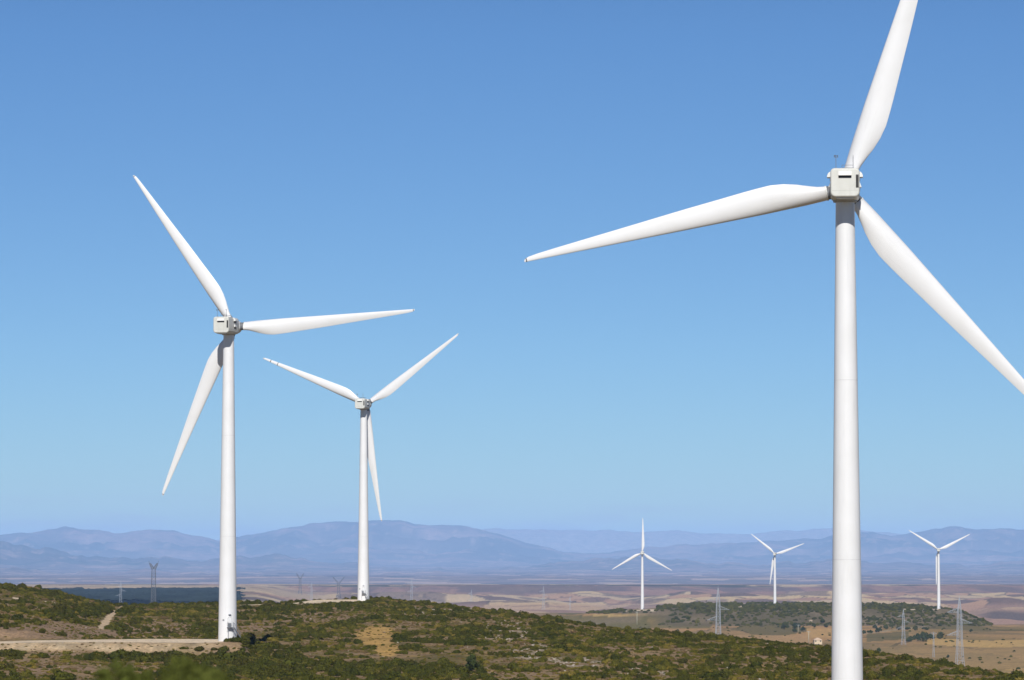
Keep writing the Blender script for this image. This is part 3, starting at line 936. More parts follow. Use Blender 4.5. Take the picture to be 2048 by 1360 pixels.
def stagger_pylon(px, Y, rowtop, rz, label):
    X = (px - CX) / FPX * Y; z = float(height(X, Y))
    sc = (at(px, rowtop, Y).z - z) / (PH + 2.2)
    p = link('pylon', None); p.location = (X, Y, z - 0.2); p.rotation_euler = (0, 0, rz); p.scale = (sc, sc, sc)
    tag(p, label, 'pylon', 'steel lattice pylons with staggered arms')
    link('lattice_mast', mast_me if Y < 5000 else mast_far, p)
    for a, i in arm_me:
        o = link('crossarm', a, p); link('insulator', i, o)
    return p


P_LABEL = [
    (1917, 2850, 1190, 0.18, 'tallest lattice pylon with staggered arms, standing in the dry valley at the right'),
    (1435.5, 3450, 1171, 0.12, 'lattice pylon rising from behind the green hill crest below a pale bare patch'),
    (1805, 3560, 1216, 0.15, 'grey lattice pylon just right of the largest tower, in front of the dark plateau slope'),
    (243, 6000, 1160, 0.2, 'pale lattice pylon rising over the path on the left hill, before the blue wood'),
    (1087, 6900, 1171, 0.25, 'faint lattice pylon in front of the tan fields, above the hill crest'),
    (823.5, 8300, 1153, 0.3, 'faint pale lattice pylon right of the crest turbine, before the purple plain'),
    (624, 8700, 1163, 0.3, 'faint pale lattice pylon between the two dark forked pylons'),
    (1140, 7900, 1192, 0.3, 'faintest lattice pylon beside the dark field strip beyond the hill'),
    (943, 9000, 1178, 0.3, 'very faint lattice pylon above the middle of the hill crest, before pale fields'),
]
for px, Y, rt, rz, lb in P_LABEL:
    stagger_pylon(px, Y, rt, rz, lb)


def build_fork_mast(H, zf, wf):
    mb = MB()
    lv = [(0, wf * 2.1), (H * .12, wf * 1.6), (H * .22, wf * 1.25)]
    z = H * .22
    while z < H * zf:
        z += 2.6 * wf / 1.8; lv.append((z, wf * (1.25 - 0.3 * (z - H * .22) / (H * (zf - .22)))))
    lattice(mb, lv, 0.30, 0.16)
    return mb.mesh('lattice_mast', [M_DULL])


def build_horn(H, s, span, zf, wf):
    mb = MB(); zb = H * zf + 1
    a0, a1 = Vector((s * wf * 0.8, 0, zb)), Vector((s * span, 0, H))
    for y in (-wf * .7, wf * .7):
        f0, f1 = a0 + Vector((0, y, 0)), a1 + Vector((0, y * 0.2, 0)); g0 = Vector((-s * wf * .3, y, zb + 1.5)); g1 = a1 + Vector((-s * 1.2, y * 0.2, -0.2))
        mb.bar(f0, f1, 0.34); mb.bar(g0, g1, 0.34)
        for k in range(7):
            mb.bar(f0.lerp(f1, k / 7), g0.lerp(g1, (k + 1) / 7), 0.2); mb.bar(g0.lerp(g1, k / 7), f0.lerp(f1, (k + 1) / 7), 0.2)
    mb.bar(a1, a1 + Vector((s * 0.5, 0, 2.2)), 0.18)
    return mb.mesh('horn', [M_DULL])


def fork_pylon(px, Y, rowtop, span, zf, wf, label):
    H = 48.0
    X = (px - CX) / FPX * Y; z = float(height(X, Y))
    sc = (at(px, rowtop, Y).z - z) / (H + 2.2)
    p = link('forked_pylon', None); p.location = (X, Y, z - 0.2); p.rotation_euler = (0, 0, 0.1); p.scale = (sc, sc, sc)
    tag(p, label, 'pylon', 'forked lattice pylons')
    link('lattice_mast', build_fork_mast(H, zf, wf), p)
    for s in (-1, 1):
        h = link('horn', build_horn(H, s, span, zf, wf), p)
        mb = MB(); ln = (1 - zf) * H * 0.3
        a = Vector((s * wf * 0.8, 0, H * zf + 1)).lerp(Vector((s * span, 0, H)), 0.85)
        for k in range(8): mb.bar(a + Vector((0, 0, -ln * (.1 + k * .11))), a + Vector((0, 0, -ln * (.14 + k * .11))), 0.2, n=8)
        mb.bar(a, a + Vector((0, 0, -ln)), 0.06, n=6)
        link('insulator', mb.mesh('insulator', [M_INS]), h)
    return p


fork_pylon(308.5, 4300, 1121, 4.0, 0.84, 1.75, 'large forked lattice pylon standing behind the left hill crest, before the blue wood')
fork_pylon(601, 11000, 1145, 8.5, 0.70, 2.2, 'small dark forked pylon left of the crest turbine, the further left of two')
fork_pylon(678, 10400, 1152, 13.5, 0.66, 2.6, 'dark forked pylon with wide spread horns, nearest the crest turbine tower')


def pole(px, row, rowtop, y0, y1, label, arm=True):
    Y = solve_Y(px, row, y0, y1); X = (px - CX) / FPX * Y; z = float(height(X, Y)); H = at(px, rowtop, Y).z - z
    p = link('utility_pole', None); p.location = (X, Y, z - 0.3)
    tag(p, label, 'utility pole', 'poles in the valley')
    mb = MB(); mb.bar((0, 0, 0), (0, 0, H + 0.3), 0.30, n=10, r2=0.2, smooth=True); link('shaft', mb.mesh('shaft', [M_POLE]), p)
    mb = MB(); mb.bar((-1.6, 0, H - 0.4), (1.6, 0, H - 0.4), 0.12)
    for x in (-1.4, 0, 1.4): mb.bar((x, 0, H - 0.3), (x, 0, H + 0.25), 0.09, n=6)
    if arm: link('crossarm', mb.mesh('crossarm', [M_GALV]), p)


M_POLE = plain('pole_concrete', (0.52, 0.49, 0.36), 0.85)
pole(1273.5, 1249, 1223, 2500, 4500, 'pale single pole standing below the yellow stubble field')
pole(1616, 1285, 1262, 2500, 4400, 'thin pole in the tan field just left of the stone hut')
pole(1595, 1264, 1249, 3000, 4400, 'thin grey pole among the valley trees left of the nearest tower')


def t_mast(px, Y, rowtop, label):
    X = (px - CX) / FPX * Y; z = float(height(X, Y)); H = at(px, rowtop, Y).z - z
    p = link('small_pylon', None); p.location = (X, Y, z - 0.2)
    tag(p, label, 'pylon')
    mb = MB(); lattice(mb, [(H * k / 9, 0.75 - 0.5 * k / 9) for k in range(10)], 0.07, 0.03); link('lattice_mast', mb.mesh('lattice_mast', [M_GALV]), p)
    mb = MB(); mb.bar((-2.4, 0, H - 1), (2.4, 0, H - 1), 0.13); mb.bar((-2.4, 0, H - 1), (0, 0, H - 2.6), 0.07); mb.bar((2.4, 0, H - 1), (0, 0, H - 2.6), 0.07)
    c = link('crossarm', mb.mesh('crossarm', [M_GALV]), p)
    mb = MB()
    for x in (-2.2, 0, 2.2): mb.bar((x, 0, H - 0.9), (x, 0, H - 0.1), 0.12, n=8)
    link('insulator', mb.mesh('insulator', [M_INS]), c)


t_mast(1865, 3150, 1263, 'slender T-shaped small pylon in front of the round hedge trees')

# ------------------------------------------------------------------ huts in the valley
M_WALL = plain('pale_stone', (0.62, 0.50, 0.34), 0.9, var=0.12, scale=1.5)
M_ROOF = plain('pale_tile', (0.60, 0.45, 0.31), 0.85, var=0.15, scale=2.0)


def hut(px, row, wpx, dpx, hpx, rz, label, hip):
    Y = solve_Y(px, row, 2400, 4400); w, d, h = [v * Y / FPX for v in (wpx, dpx, hpx)]
    X = (px - CX) / FPX * Y; z = float(height(X, Y))
    p = link('hut', None); p.location = (X, Y, z - 0.3); p.rotation_euler = (0, 0, rz)
    tag(p, label, 'hut')
    mb = MB(); mb.box(-w / 2, w / 2, -d / 2, d / 2, 0, h, 0); link('wall', mb.mesh('wall', [M_WALL]), p)
    mb = MB(); o = 0.35; e = h + 0.01
    rdg = w * (0.12 if hip else 0.5)
    b0 = [(-w / 2 - o, -d / 2 - o, e), (w / 2 + o, -d / 2 - o, e), (w / 2 + o, d / 2 + o, e), (-w / 2 - o, d / 2 + o, e)]
    b1 = [(x, y, zz + 0.18) for x, y, zz in b0]
    mb.add(b0 + b1 + [(-rdg, 0, e + d * 0.33), (rdg, 0, e + d * 0.33)], [(3, 2, 1, 0), (0, 1, 5, 4), (1, 2, 6, 5), (2, 3, 7, 6), (3, 0, 4, 7), (4, 5, 9, 8), (6, 7, 8, 9), (5, 6, 9), (7, 4, 8)])
    link('roof', mb.mesh('roof', [M_ROOF]), p)
    for x in (-w * 0.32, w * 0.3):
        mb = MB(); mb.box(x - 0.55, x + 0.55, -d / 2 - 0.04, -d / 2 + 0.02, h * 0.62, h * 0.92); link('window', mb.mesh('window', [M_DARK]), p)
    mb = MB(); mb.box(-0.5, 0.5, -0.04, 0.05, 0.2, 2.1); link('door', mb.mesh('door', [M_VENT]), p, Matrix.Translation((w / 2, 0, 0)) @ Matrix.Rotation(R(90), 4, 'Z'))


hut(1633.5, 1288.5, 15.5, 14, 9.0, 0.12, 'pale stone hut with a low tiled roof in the tan field beside the nearest tower', True)
hut(1620, 1245, 5.0, 5.0, 4.0, 0.3, 'tiny white hut at the foot of the dark plateau', False)

# ------------------------------------------------------------------ shrubs and trees
M_SH = {
    'dark': foliage('leaf_dark_green', [(0.040, 0.047, 0.008), (0.066, 0.070, 0.011), (0.056, 0.052, 0.012)]),
    'olive': foliage('leaf_olive', [(0.088, 0.086, 0.014), (0.122, 0.112, 0.020), (0.070, 0.074, 0.012), (0.136, 0.124, 0.024)]),
    'gold': foliage('leaf_yellow_olive', [(0.170, 0.140, 0.026), (0.200, 0.152, 0.038), (0.140, 0.122, 0.022)]),
    'brown': foliage('leaf_dry_brown', [(0.160, 0.110, 0.058), (0.190, 0.135, 0.075), (0.130, 0.090, 0.045)]),
}


def leaf_quads(mb, pts, nrm, size, r, mat=0, droop=0.0):
    for p, n in zip(pts, nrm):
        s = size * r.uniform(0.6, 1.35)
        n = Vector(n) + Vector((r.gauss(0, .6), r.gauss(0, .6), r.gauss(0, .6)))
        if n.length < 1e-3: continue
        q = n.to_track_quat('Z', 'Y') @ Matrix.Rotation(r.uniform(0, 6.28), 3, 'Z').to_quaternion()
        c = Vector(p)
        k = [(-s * .5, -s * .28, 0), (s * .1, -s * .42, s * .12), (s * .55, s * .05, 0), (s * .05, s * .4, s * .1), (-s * .45, s * .25, 0)]
        mb.add([c + q @ Vector(v) for v in k], [(0, 1, 2, 3, 4)], mat)


def build_bush(seed, lobes, flat, leaf, nleaf, mat):
    """unit bush, radius about 1: several noisy lobes clad in leaf clumps"""
    r = random.Random(seed); mb = MB()
    L = []
    for k in range(lobes):
        a = r.uniform(0, 6.28); d = 0.62 * math.sqrt(r.random()) if k else 0
        rr = r.uniform(0.38, 0.62) * (1.15 - 0.45 * d)
        L.append((d * math.cos(a), d * math.sin(a), rr * flat * r.uniform(0.35, 0.9), rr))
    for (x, y, z, rr) in L:
        nu, nv = 9, 5; v = []; f = []
        for j in range(nv + 1):
            th = math.pi * (0.02 + 0.72 * j / nv)
            for i in range(nu):
                ph = 6.283 * i / nu
                q = rr * 0.86 * (1 + 0.35 * (r.random() - 0.5))
                v.append((x + q * math.sin(th) * math.cos(ph), y + q * math.sin(th) * math.sin(ph), z + q * flat * math.cos(th)))
        for j in range(nv):
            for i in range(nu):
                f.append((j * nu + i, (j + 1) * nu + i, (j + 1) * nu + (i + 1) % nu, j * nu + (i + 1) % nu))
        f.append(tuple(range(nu)))
        mb.add(v, f, 0, False)
        pts, nr = [], []
        for k in range(int(nleaf * rr / 0.5 / lobes * 1.2)):
            ph = r.uniform(0, 6.283); cz = r.uniform(-0.25, 1); sz = math.sqrt(max(0, 1 - cz * cz))
            q = rr * r.uniform(0.85, 1.18)
            n = (sz * math.cos(ph), sz * math.sin(ph), cz)
            pts.append((x + q * n[0], y + q * n[1], max(0.02, z + q * flat * n[2]))); nr.append(n)
        leaf_quads(mb, pts, nr, leaf, r)
    return mb.mesh('shrub', [mat])


PROTO = []
for k, (kind, lobes, flat, leaf, n) in enumerate([('dark', 5, 0.95, 0.17, 420), ('dark', 7, 0.70, 0.16, 480), ('olive', 6, 0.75, 0.15, 460), ('olive', 8, 0.58, 0.15, 480), ('olive', 4, 0.95, 0.17, 380),
                                                  ('gold', 6, 0.62, 0.15, 420), ('gold', 4, 0.80, 0.17, 360), ('brown', 5, 0.55, 0.16, 340)]):
    PROTO.append((kind, build_bush(100 + k, lobes, flat, leaf, n, M_SH[kind])))

BARE = np.clip(BROWN * 0.75 + DRY * 1.0 + ROCKY * 0.75, 0, 1)
THICK = np.maximum.reduce([spot(285, 1316, 165, 9, seed=20), spot(478, 1291, 40, 11, seed=30), spot(70, 1358, 110, 8, seed=31), spot(60, 1314, 60, 6, seed=32), spot(90, 1300, 130, 8, seed=21), spot(280, 1264, 90, 9, seed=22), spot(560, 1217, 45, 8, seed=23), spot(660, 1213, 60, 8, seed=24), spot(175, 1225, 90, 12, seed=25),
                           spot(560, 1340, 240, 26, seed=26), spot(440, 1300, 110, 18, seed=27), spot(410, 1262, 50, 8, seed=29), spot(840, 1345, 160, 20, seed=28)])


def sample(grid, px, Y):
    fi = np.interp(px, PXS, np.arange(len(PXS))); fj = np.interp(Y, YS, np.arange(len(YS)))
    return grid[np.round(fi).astype(int), np.round(fj).astype(int)]


N = 74000
cy = np.sqrt(rng.uniform(610 ** 2, 1500 ** 2, N)); cp = rng.uniform(-420, 2480, N)
cx = (cp - CX) / FPX * cy
dens = fbm(cx / 13, cy / 17, 201, 4)
keep_p = 0.12 + 0.78 * sstep(0.40, 0.60, dens)
bare = sample(BARE, cp, cy); thick = sample(THICK, cp, cy)
keep_p = keep_p + 0.16 * sstep(1050, 1300, cp)
keep_p = np.clip(keep_p * (1 - 0.93 * bare) + 0.8 * thick * (1 - bare), 0, 1)
trk = sample(ANYTRACK.astype(float), cp, cy) > 0.5
# keep clear of the tracks just in front as well (shrubs stand up into them)
rows_c = row_of(height(cx, cy), cy)
on_bank = (cy > np.where(cp > 310, 846, 838)) & (cy < 895) & (cp < 452) & (cp > -300)
path_c = np.interp(rows_c, [1206, 1213, 1222, 1232, 1242, 1262], [264, 250, 236, 222, 214, 206])
on_path = (np.abs(cp - path_c) < 11) & (rows_c > 1205) & (rows_c < 1264) & (cy > 880) & (cy < 1400)
bank_e = np.interp(cp, [-300, 0, 35, 60, 280, 310, 400, 425, 455], [1288, 1290, 1292, 1298, 1296, 1290, 1287, 1285, 1283])
hides_bank = (cp < 455) & (cp > -300) & (cy < 845) & (row_of(height(cx, cy) + 1.25, cy) < bank_e) & (rng.random(N) < 0.93)
keep = (rng.random(N) < keep_p) & ~hides_bank & ~on_path & ~trk & ~(on_bank & (rng.random(N) > 0.012)) & ~((cp > 470) & (cp < 720) & (cy > 1325) & (cy < 1400) & (rng.random(N) > 0.25))
for t in TURBS[:3]:
    keep &= np.hypot(cx - t.location.x, cy - t.location.y) > 3.4
cx, cy, cp, bare, thick, dens = [a[keep] for a in (cx, cy, cp, bare, thick, dens)]
n = len(cx)
sp = fbm(cx / 9, cy / 12, 203, 3) * 0.7 + 0.3 * rng.random(n)        # species patches
kind_i = np.where(sp < 0.435, rng.integers(0, 2, n), np.where(sp < 0.59, rng.integers(2, 5, n), np.where(sp < 0.66, rng.integers(5, 7, n), 7)))
kind_i = np.where((thick > 0.4) & (rng.random(n) < 0.8), rng.integers(0, 3, n), kind_i)
rad = 0.30 + 0.58 * rng.random(n) ** 1.5 + 0.75 * rng.random(n) ** 9 + 0.4 * sstep(0.5, 0.7, dens) * rng.random(n)
rad = np.where(kind_i < 2, rad * 1.28, rad); rad = np.where(thick > 0.4, rad * 1.2, rad)
rad = np.where(bare > 0.3, rad * 0.7, rad)
hz = rng.uniform(0.68, 1.1, n)
cz = height(cx, cy) - 0.06
rz = rng.uniform(0, 6.283, n)
# which of them show largest in the photograph
Yc_n = crest_Y(np.clip(cp, -600, 2600)); rows_n = row_of(cz + rad * 0.6, cy)
vis = (cp > 5) & (cp < 2043) & (rows_n < 1356) & (cy < Yc_n * 1.0)
behind = (np.abs(cp - 1693) < 34)
score = np.where(vis & ~behind, rad * (0.8 + 0.4 * hz) / cy, 0)
order = np.argsort(-score)
N_IND = 262
ind = order[:N_IND]; rest = order[N_IND:]

KIND_WORD = {'dark': 'dark green', 'olive': 'olive green', 'gold': 'yellowish green', 'brown': 'dry brown'}


LANDMARKS = [(60, 1284, 'the left track end'), (230, 1284, 'the pale track'), (225, 1232, 'the narrow dirt path'), (458, 1272, 'the trackside tower'),
             (727, 1200, 'the crest turbine'), (755, 1275, 'the yellow dry grass'), (600, 1205, 'the track on the crest'), (945, 1335, 'the small dark oak'), (1040, 1290, 'the stony slope'),
             (300, 1335, 'the blurred bushes'), (1284, 1262, 'the upright-blade turbine'), (1435, 1275, 'the crest pylon'), (1633, 1290, 'the stone hut'), (1693, 1340, 'the nearest tower'),
             (1805, 1318, 'the middle lattice pylon'), (1917, 1335, 'the tallest lattice pylon'), (1150, 1250, 'the faintest lattice pylon'), (880, 1208, 'the central hill crest')]


def where(px, row):
    lx, ly, nm = min(LANDMARKS, key=lambda q: abs(px - q[0]) + 1.6 * abs(row - q[1]))
    dx, dy = px - lx, row - ly
    v = 'below' if dy > 9 else 'above' if dy < -9 else ''
    h = 'left' if dx < -28 else 'right' if dx > 28 else ''
    if v and h: return '%s and %s of %s' % (v, h, nm)
    if v: return '%s %s' % (v, nm)
    if h: return '%s of %s' % (h, nm)
    return 'beside %s' % nm


ORD = {2: ['left', 'right'], 3: ['leftmost', 'middle', 'rightmost'], 4: ['leftmost', 'second', 'third', 'rightmost'], 5: ['leftmost', 'second', 'middle', 'fourth', 'rightmost']}
plants = []


first = {}
used = set()
for k in ind:
    kind, me = PROTO[int(kind_i[k])]
    if int(kind_i[k]) in first:
        o = first[int(kind_i[k])].copy(); COL.objects.link(o)
    else:
        o = link('shrub', me); first[int(kind_i[k])] = o
    o.location = (cx[k], cy[k], cz[k]); o.rotation_euler = (0, 0, rz[k]); o.scale = (rad[k], rad[k], rad[k] * hz[k])
    size = 'large' if rad[k] > 1.75 else 'broad' if hz[k] < 0.9 else 'round' if hz[k] < 1.03 else 'upright'
    plants.append((o, '%s %s shrub' % (size, KIND_WORD[kind]), where(cp[k], rows_n[k]), cp[k]))
    tag(o, None, 'shrub', 'shrubs scattered over the hillside')
same = {}
for q in plants: same.setdefault((q[1], q[2]), []).append(q)
for (what, place), qs in same.items():
    qs.sort(key=lambda q: q[3]); nq = len(qs)
    for k, q in enumerate(qs):
        q[0]['label'] = '%s %s' % (what, place) if nq == 1 or nq > 5 else '%s %s, %s of %s' % (what, place, ORD[nq][k], {2: 'two', 3: 'three', 4: 'four', 5: 'five'}[nq])
for k in range(len(PROTO)):            # every prototype is one of the real plants
    if k not in first:
        o = link('shrub', PROTO[k][1]); j = rest[k]; first[k] = o
        o.location = (cx[j], cy[j], cz[j]); o.scale = (rad[j],) * 3
        tag(o, 'small %s shrub on the hillside' % KIND_WORD[PROTO[k][0]], 'shrub', 'shrubs scattered over the hillside')


def scatter(name, src, P, rotz, scl, idx, label, cat):
    """one stuff object: copies of the plants in src on the points P, by geometry nodes"""
    me = bpy.data.meshes.new(name); me.vertices.add(len(P)); me.vertices.foreach_set('co', np.asarray(P, np.float32).ravel())
    a = me.attributes.new('rz', 'FLOAT', 'POINT'); a.data.foreach_set('value', np.asarray(rotz, np.float32))
    a = me.attributes.new('sc', 'FLOAT_VECTOR', 'POINT'); a.data.foreach_set('vector', np.asarray(scl, np.float32).ravel())
    a = me.attributes.new('pick', 'INT', 'POINT'); a.data.foreach_set('value', np.asarray(idx, np.int32))
    ob = link(name, me); tag(ob, label, cat, kind='stuff')
    ng = bpy.data.node_groups.new(name + '_nodes', 'GeometryNodeTree')
    ng.interface.new_socket('Geometry', in_out='INPUT', socket_type='NodeSocketGeometry'); ng.interface.new_socket('Geometry', in_out='OUTPUT', socket_type='NodeSocketGeometry')
    gi, go = ng.nodes.new('NodeGroupInput'), ng.nodes.new('NodeGroupOutput')
    iop = ng.nodes.new('GeometryNodeInstanceOnPoints'); iop.inputs['Pick Instance'].default_value = True
    jn = ng.nodes.new('GeometryNodeJoinGeometry')
    for s in reversed(src):                                  # a join lists its inputs last link first
        oi = ng.nodes.new('GeometryNodeObjectInfo'); oi.transform_space = 'ORIGINAL'
        oi.inputs['Object'].default_value = s; oi.inputs['As Instance'].default_value = True
        ng.links.new(oi.outputs['Geometry'], jn.inputs['Geometry'])

    def att(nm, ty):
        q = ng.nodes.new('GeometryNodeInputNamedAttribute'); q.data_type = ty; q.inputs['Name'].default_value = nm
        return [o for o in q.outputs if o.enabled and o.name == 'Attribute'][0]
    cx_ = ng.nodes.new('ShaderNodeCombineXYZ'); ng.links.new(att('rz', 'FLOAT'), cx_.inputs['Z'])
    e2r = ng.nodes.new('FunctionNodeEulerToRotation'); ng.links.new(cx_.outputs[0], e2r.inputs[0])
    ng.links.new(gi.outputs[0], iop.inputs['Points']); ng.links.new(jn.outputs[0], iop.inputs['Instance'])
    ng.links.new(att('pick', 'INT'), iop.inputs['Instance Index']); ng.links.new(e2r.outputs[0], iop.inputs['Rotation']); ng.links.new(att('sc', 'FLOAT_VECTOR'), iop.inputs['Scale'])
    ng.links.new(iop.outputs[0], go.inputs[0])
    md = ob.modifiers.new('scatter', 'NODES'); md.node_group = ng
    return ob


src = [first[k] for k in range(len(PROTO))]
scatter('shrub_cover', src, np.stack([cx, cy, cz], 1)[rest], rz[rest], np.stack([rad, rad, rad * hz], 1)[rest], kind_i[rest], 'dense cover of small olive and green shrubs over the whole hillside', 'shrub cover')
# low tussocks and herbs between the shrubs
N2 = 90000
gy = np.sqrt(rng.uniform(610 ** 2, 1480 ** 2, N2)); gp = rng.uniform(-420, 2480, N2); gx = (gp - CX) / FPX * gy
k2 = (rng.random(N2) > 0.75 * sample(DRY, gp, gy)) & ~(sample(ANYTRACK.astype(float), gp, gy) > 0.5) & (rng.random(N2) < 0.35 + 0.6 * fbm(gx / 5, gy / 8, 210, 3)) & ~((gy > 850) & (gy < 884) & (gp < 455))
gx, gy, gp = gx[k2], gy[k2], gp[k2]
gr = rng.uniform(0.18, 0.42, len(gx)); gk = rng.choice([2, 3, 5, 6, 7, 7, 7], len(gx))
scatter('low_scrub', src, np.stack([gx, gy, height(gx, gy) - 0.03], 1), rng.uniform(0, 6.28, len(gx)), np.stack([gr, gr, gr * rng.uniform(0.6, 1.1, len(gx))], 1), gk, 'low dry tussocks and herbs between the shrubs', 'low scrub')

# pale stones
M_ROCK = plain('limestone', (0.44, 0.39, 0.32), 0.95, var=0.2, scale=2)
M_ROCK.node_tree.nodes['Principled BSDF'].inputs['Specular IOR Level'].default_value = 0.1


def build_rock(seed):
    r = random.Random(seed); mb = MB(); v = []; f = []
    nu, nv = 7, 4
    for j in range(nv + 1):
        th = math.pi * (0.06 + 0.88 * j / nv)
        for i in range(nu):
            q = 0.5 * r.uniform(0.7, 1.2); ph = 6.283 * (i + 0.4 * r.random()) / nu
            v.append((q * math.sin(th) * math.cos(ph) * 1.3, q * math.sin(th) * math.sin(ph), q * 0.62 * math.cos(th) + 0.15))
    for j in range(nv):
        for i in range(nu): f.append((j * nu + i, (j + 1) * nu + i, (j + 1) * nu + (i + 1) % nu, j * nu + (i + 1) % nu))
    f += [tuple(range(nu)), tuple(range(nv * nu + nu - 1, nv * nu - 1, -1))]
    mb.add(v, f); return mb.mesh('rock', [M_ROCK])


N3 = 70000
sy = np.sqrt(rng.uniform(640 ** 2, 1420 ** 2, N3)); spx = rng.uniform(-300, 2300, N3); sx = (spx - CX) / FPX * sy
k3 = (rng.random(N3) < 0.012 + 0.85 * sample(ROCKY, spx, sy)) & ~(sample(ANYTRACK.astype(float), spx, sy) > 0.5)
sx, sy, spx = sx[k3], sy[k3], spx[k3]
sr = 0.12 + 0.42 * rng.random(len(sx)) ** 2.2
big = np.argsort(-sr / sy)[:3]
rocks = []
for q, k in enumerate(big):
    o = link('rock', build_rock(300 + q)); o.location = (sx[k], sy[k], float(height(sx[k], sy[k]))); o.scale = (sr[k] * 1.5,) * 3; rocks.append(o)
    tag(o, 'pale limestone boulder among the shrubs of the hillside', 'rock', 'pale boulders')
scatter('scattered_stones', rocks, np.stack([sx, sy, height(sx, sy)], 1), rng.uniform(0, 6.28, len(sx)), np.stack([sr, sr, sr], 1), rng.integers(0, 3, len(sx)), 'pale stones strewn over the bare ground between the shrubs', 'stones')

# dark scrub on the plateau and bushes of the valley
N4 = 9000
py_ = np.sqrt(rng.uniform(4230 ** 2, 5300 ** 2, N4)); pp = rng.uniform(1100, 1990, N4); pxx = (pp - CX) / FPX * py_
k4 = (sample(np.clip(hill_scrub, 0, 1), pp, py_) > 0.5) & (rng.random(N4) < 0.15 + 0.85 * sstep(0.42, 0.62, fbm(pxx / 40, py_ / 90, 220, 4))) & ~(sample(ANYTRACK.astype(float), pp, py_) > 0.5)
for t in TURBS[3:]:
    k4 &= ~((np.abs(pxx - t.location.x) < 9) & (py_ < t.location.y + 5) & (py_ > t.location.y - 90))
pxx, py_ = pxx[k4], py_[k4]; pr = rng.uniform(1.2, 3.4, len(pxx))
vy = np.sqrt(rng.uniform(2300 ** 2, 4350 ** 2, 700)); vpx = rng.uniform(1000, 2200, 700); vxx = (vpx - CX) / FPX * vy
kv = rng.random(700) < sstep(0.42, 0.6, fbm(vxx / 60, vy / 120, 221, 3)); vxx, vy = vxx[kv], vy[kv]; vr = rng.uniform(0.7, 2.2, len(vxx))
PX_ = np.concatenate([pxx, vxx]); PY_ = np.concatenate([py_, vy]); PR_ = np.concatenate([pr, vr])
scatter('plateau_scrub', src, np.stack([PX_, PY_, height(PX_, PY_) - 0.1], 1), rng.uniform(0, 6.28, len(PX_)), np.stack([PR_, PR_, PR_ * rng.uniform(0.8, 1.2, len(PX_))], 1),
        rng.choice([0, 1, 1, 2, 2, 3, 4], len(PX_)), 'dark evergreen scrub covering the far plateau and dotting the valley', 'scrub')

# the far blue wood on the left, one mass
M_WOOD = foliage('far_wood_leaf', [(0.020, 0.032, 0.024), (0.026, 0.038, 0.026)], 0.4)


def wood_canopy():
    p = np.arange(60, 600, 2.0); y = np.linspace(6700, 9480, 150)
    P, Y = np.meshgrid(p, y, indexing='ij'); X = (P - CX) / FPX * Y
    Z = height(X, Y) + 1.0 + 6.0 * fbm(X / 9, Y / 14, 230, 3) + 9.0 * fbm(X / 70, Y / 200, 232, 3)
    inside = left_w(P + 90 + 60 * (fbm(X / 120, Y / 200, 48, 3) - 0.5)) > 0.5
    f = grid_faces(*P.shape); mk = inside[:-1, :-1] & inside[1:, 1:]
    t = np.zeros(P.shape + (3,)); t[:] = (0.024, 0.034, 0.026); t *= (0.25 + 1.5 * fbm(X / 25, Y / 60, 231, 4))[..., None]
    m, nt, b = new_mat('wood_canopy'); a = nd(nt, 'ShaderNodeAttribute', attribute_name='tint'); nt.links.new(a.outputs['Color'], b.inputs['Base Color']); b.inputs['Roughness'].default_value = 1; b.inputs['Specular IOR Level'].default_value = 0.05
    return grid_mesh('wood', X, Y, Z, t, f[mk], m)


tag(link('wood', wood_canopy()), 'far blue-dark wood seen as one mass behind the left hill', 'wood', kind='stuff')

# trees of the valley, each with a trunk and a crown
M_BARK = plain('bark', (0.10, 0.075, 0.05), 0.9)
M_TREE = foliage('tree_leaf', [(0.045, 0.062, 0.022), (0.060, 0.076, 0.024), (0.080, 0.086, 0.028)])


def build_tree(seed, h, w):
    r = random.Random(seed)
    tb = MB(); tb.bar((0, 0, 0), (0.1, 0, h * 0.35), 0.32, n=8, r2=0.22, smooth=True)
    tips = []
    for k in range(5):
        a = 6.283 * k / 5 + r.random(); t = Vector((0.3 * w * math.cos(a), 0.3 * w * math.sin(a), h * r.uniform(0.55, 0.75))); tips.append(t)
        tb.bar((0.1, 0, h * 0.3), t, 0.16, n=6, r2=0.06, smooth=True)
    cb = MB()
    for k in range(13):
        a = r.uniform(0, 6.283); d = 0.36 * w * math.sqrt(r.random()); c = Vector((d * math.cos(a), d * math.sin(a), h * r.uniform(0.36, 0.82) * (1 - 0.25 * d / (0.36 * w)))); rr = w * r.uniform(0.13, 0.22)
        pts, nr = [], []
        for j in range(80):
            v = Vector((r.gauss(0, 1), r.gauss(0, 1), r.gauss(0, 1))).normalized(); q = rr * r.uniform(0.4, 1.12)
            pts.append(c + v * q); nr.append(v)
        leaf_quads(cb, pts, nr, rr * 0.55, r)
    return tb.mesh('trunk', [M_BARK]), cb.mesh('crown', [M_TREE])


TREES = [build_tree(400 + k, 8.0, 8.0 + k) for k in range(3)]


def tree(k, px, row, wpx, hpx, y0, y1, label, group='trees of the valley'):
    Y = solve_Y(px, row, y0, y1); X = (px - CX) / FPX * Y; z = float(height(X, Y))
    if first_tree[k] is None:
        o = link('tree', None); link('trunk', TREES[k][0], o); link('crown', TREES[k][1], o); first_tree[k] = o
    else:
        o = copy_tree(first_tree[k])
    sw = wpx * Y / FPX / (8.0 + k); sh = hpx * Y / FPX / 7.4
    o.location = (X, Y, z - 0.1); o.scale = (sw, sw, sh); o.rotation_euler = (0, 0, px * 0.37)
    tag(o, label, 'tree', group)


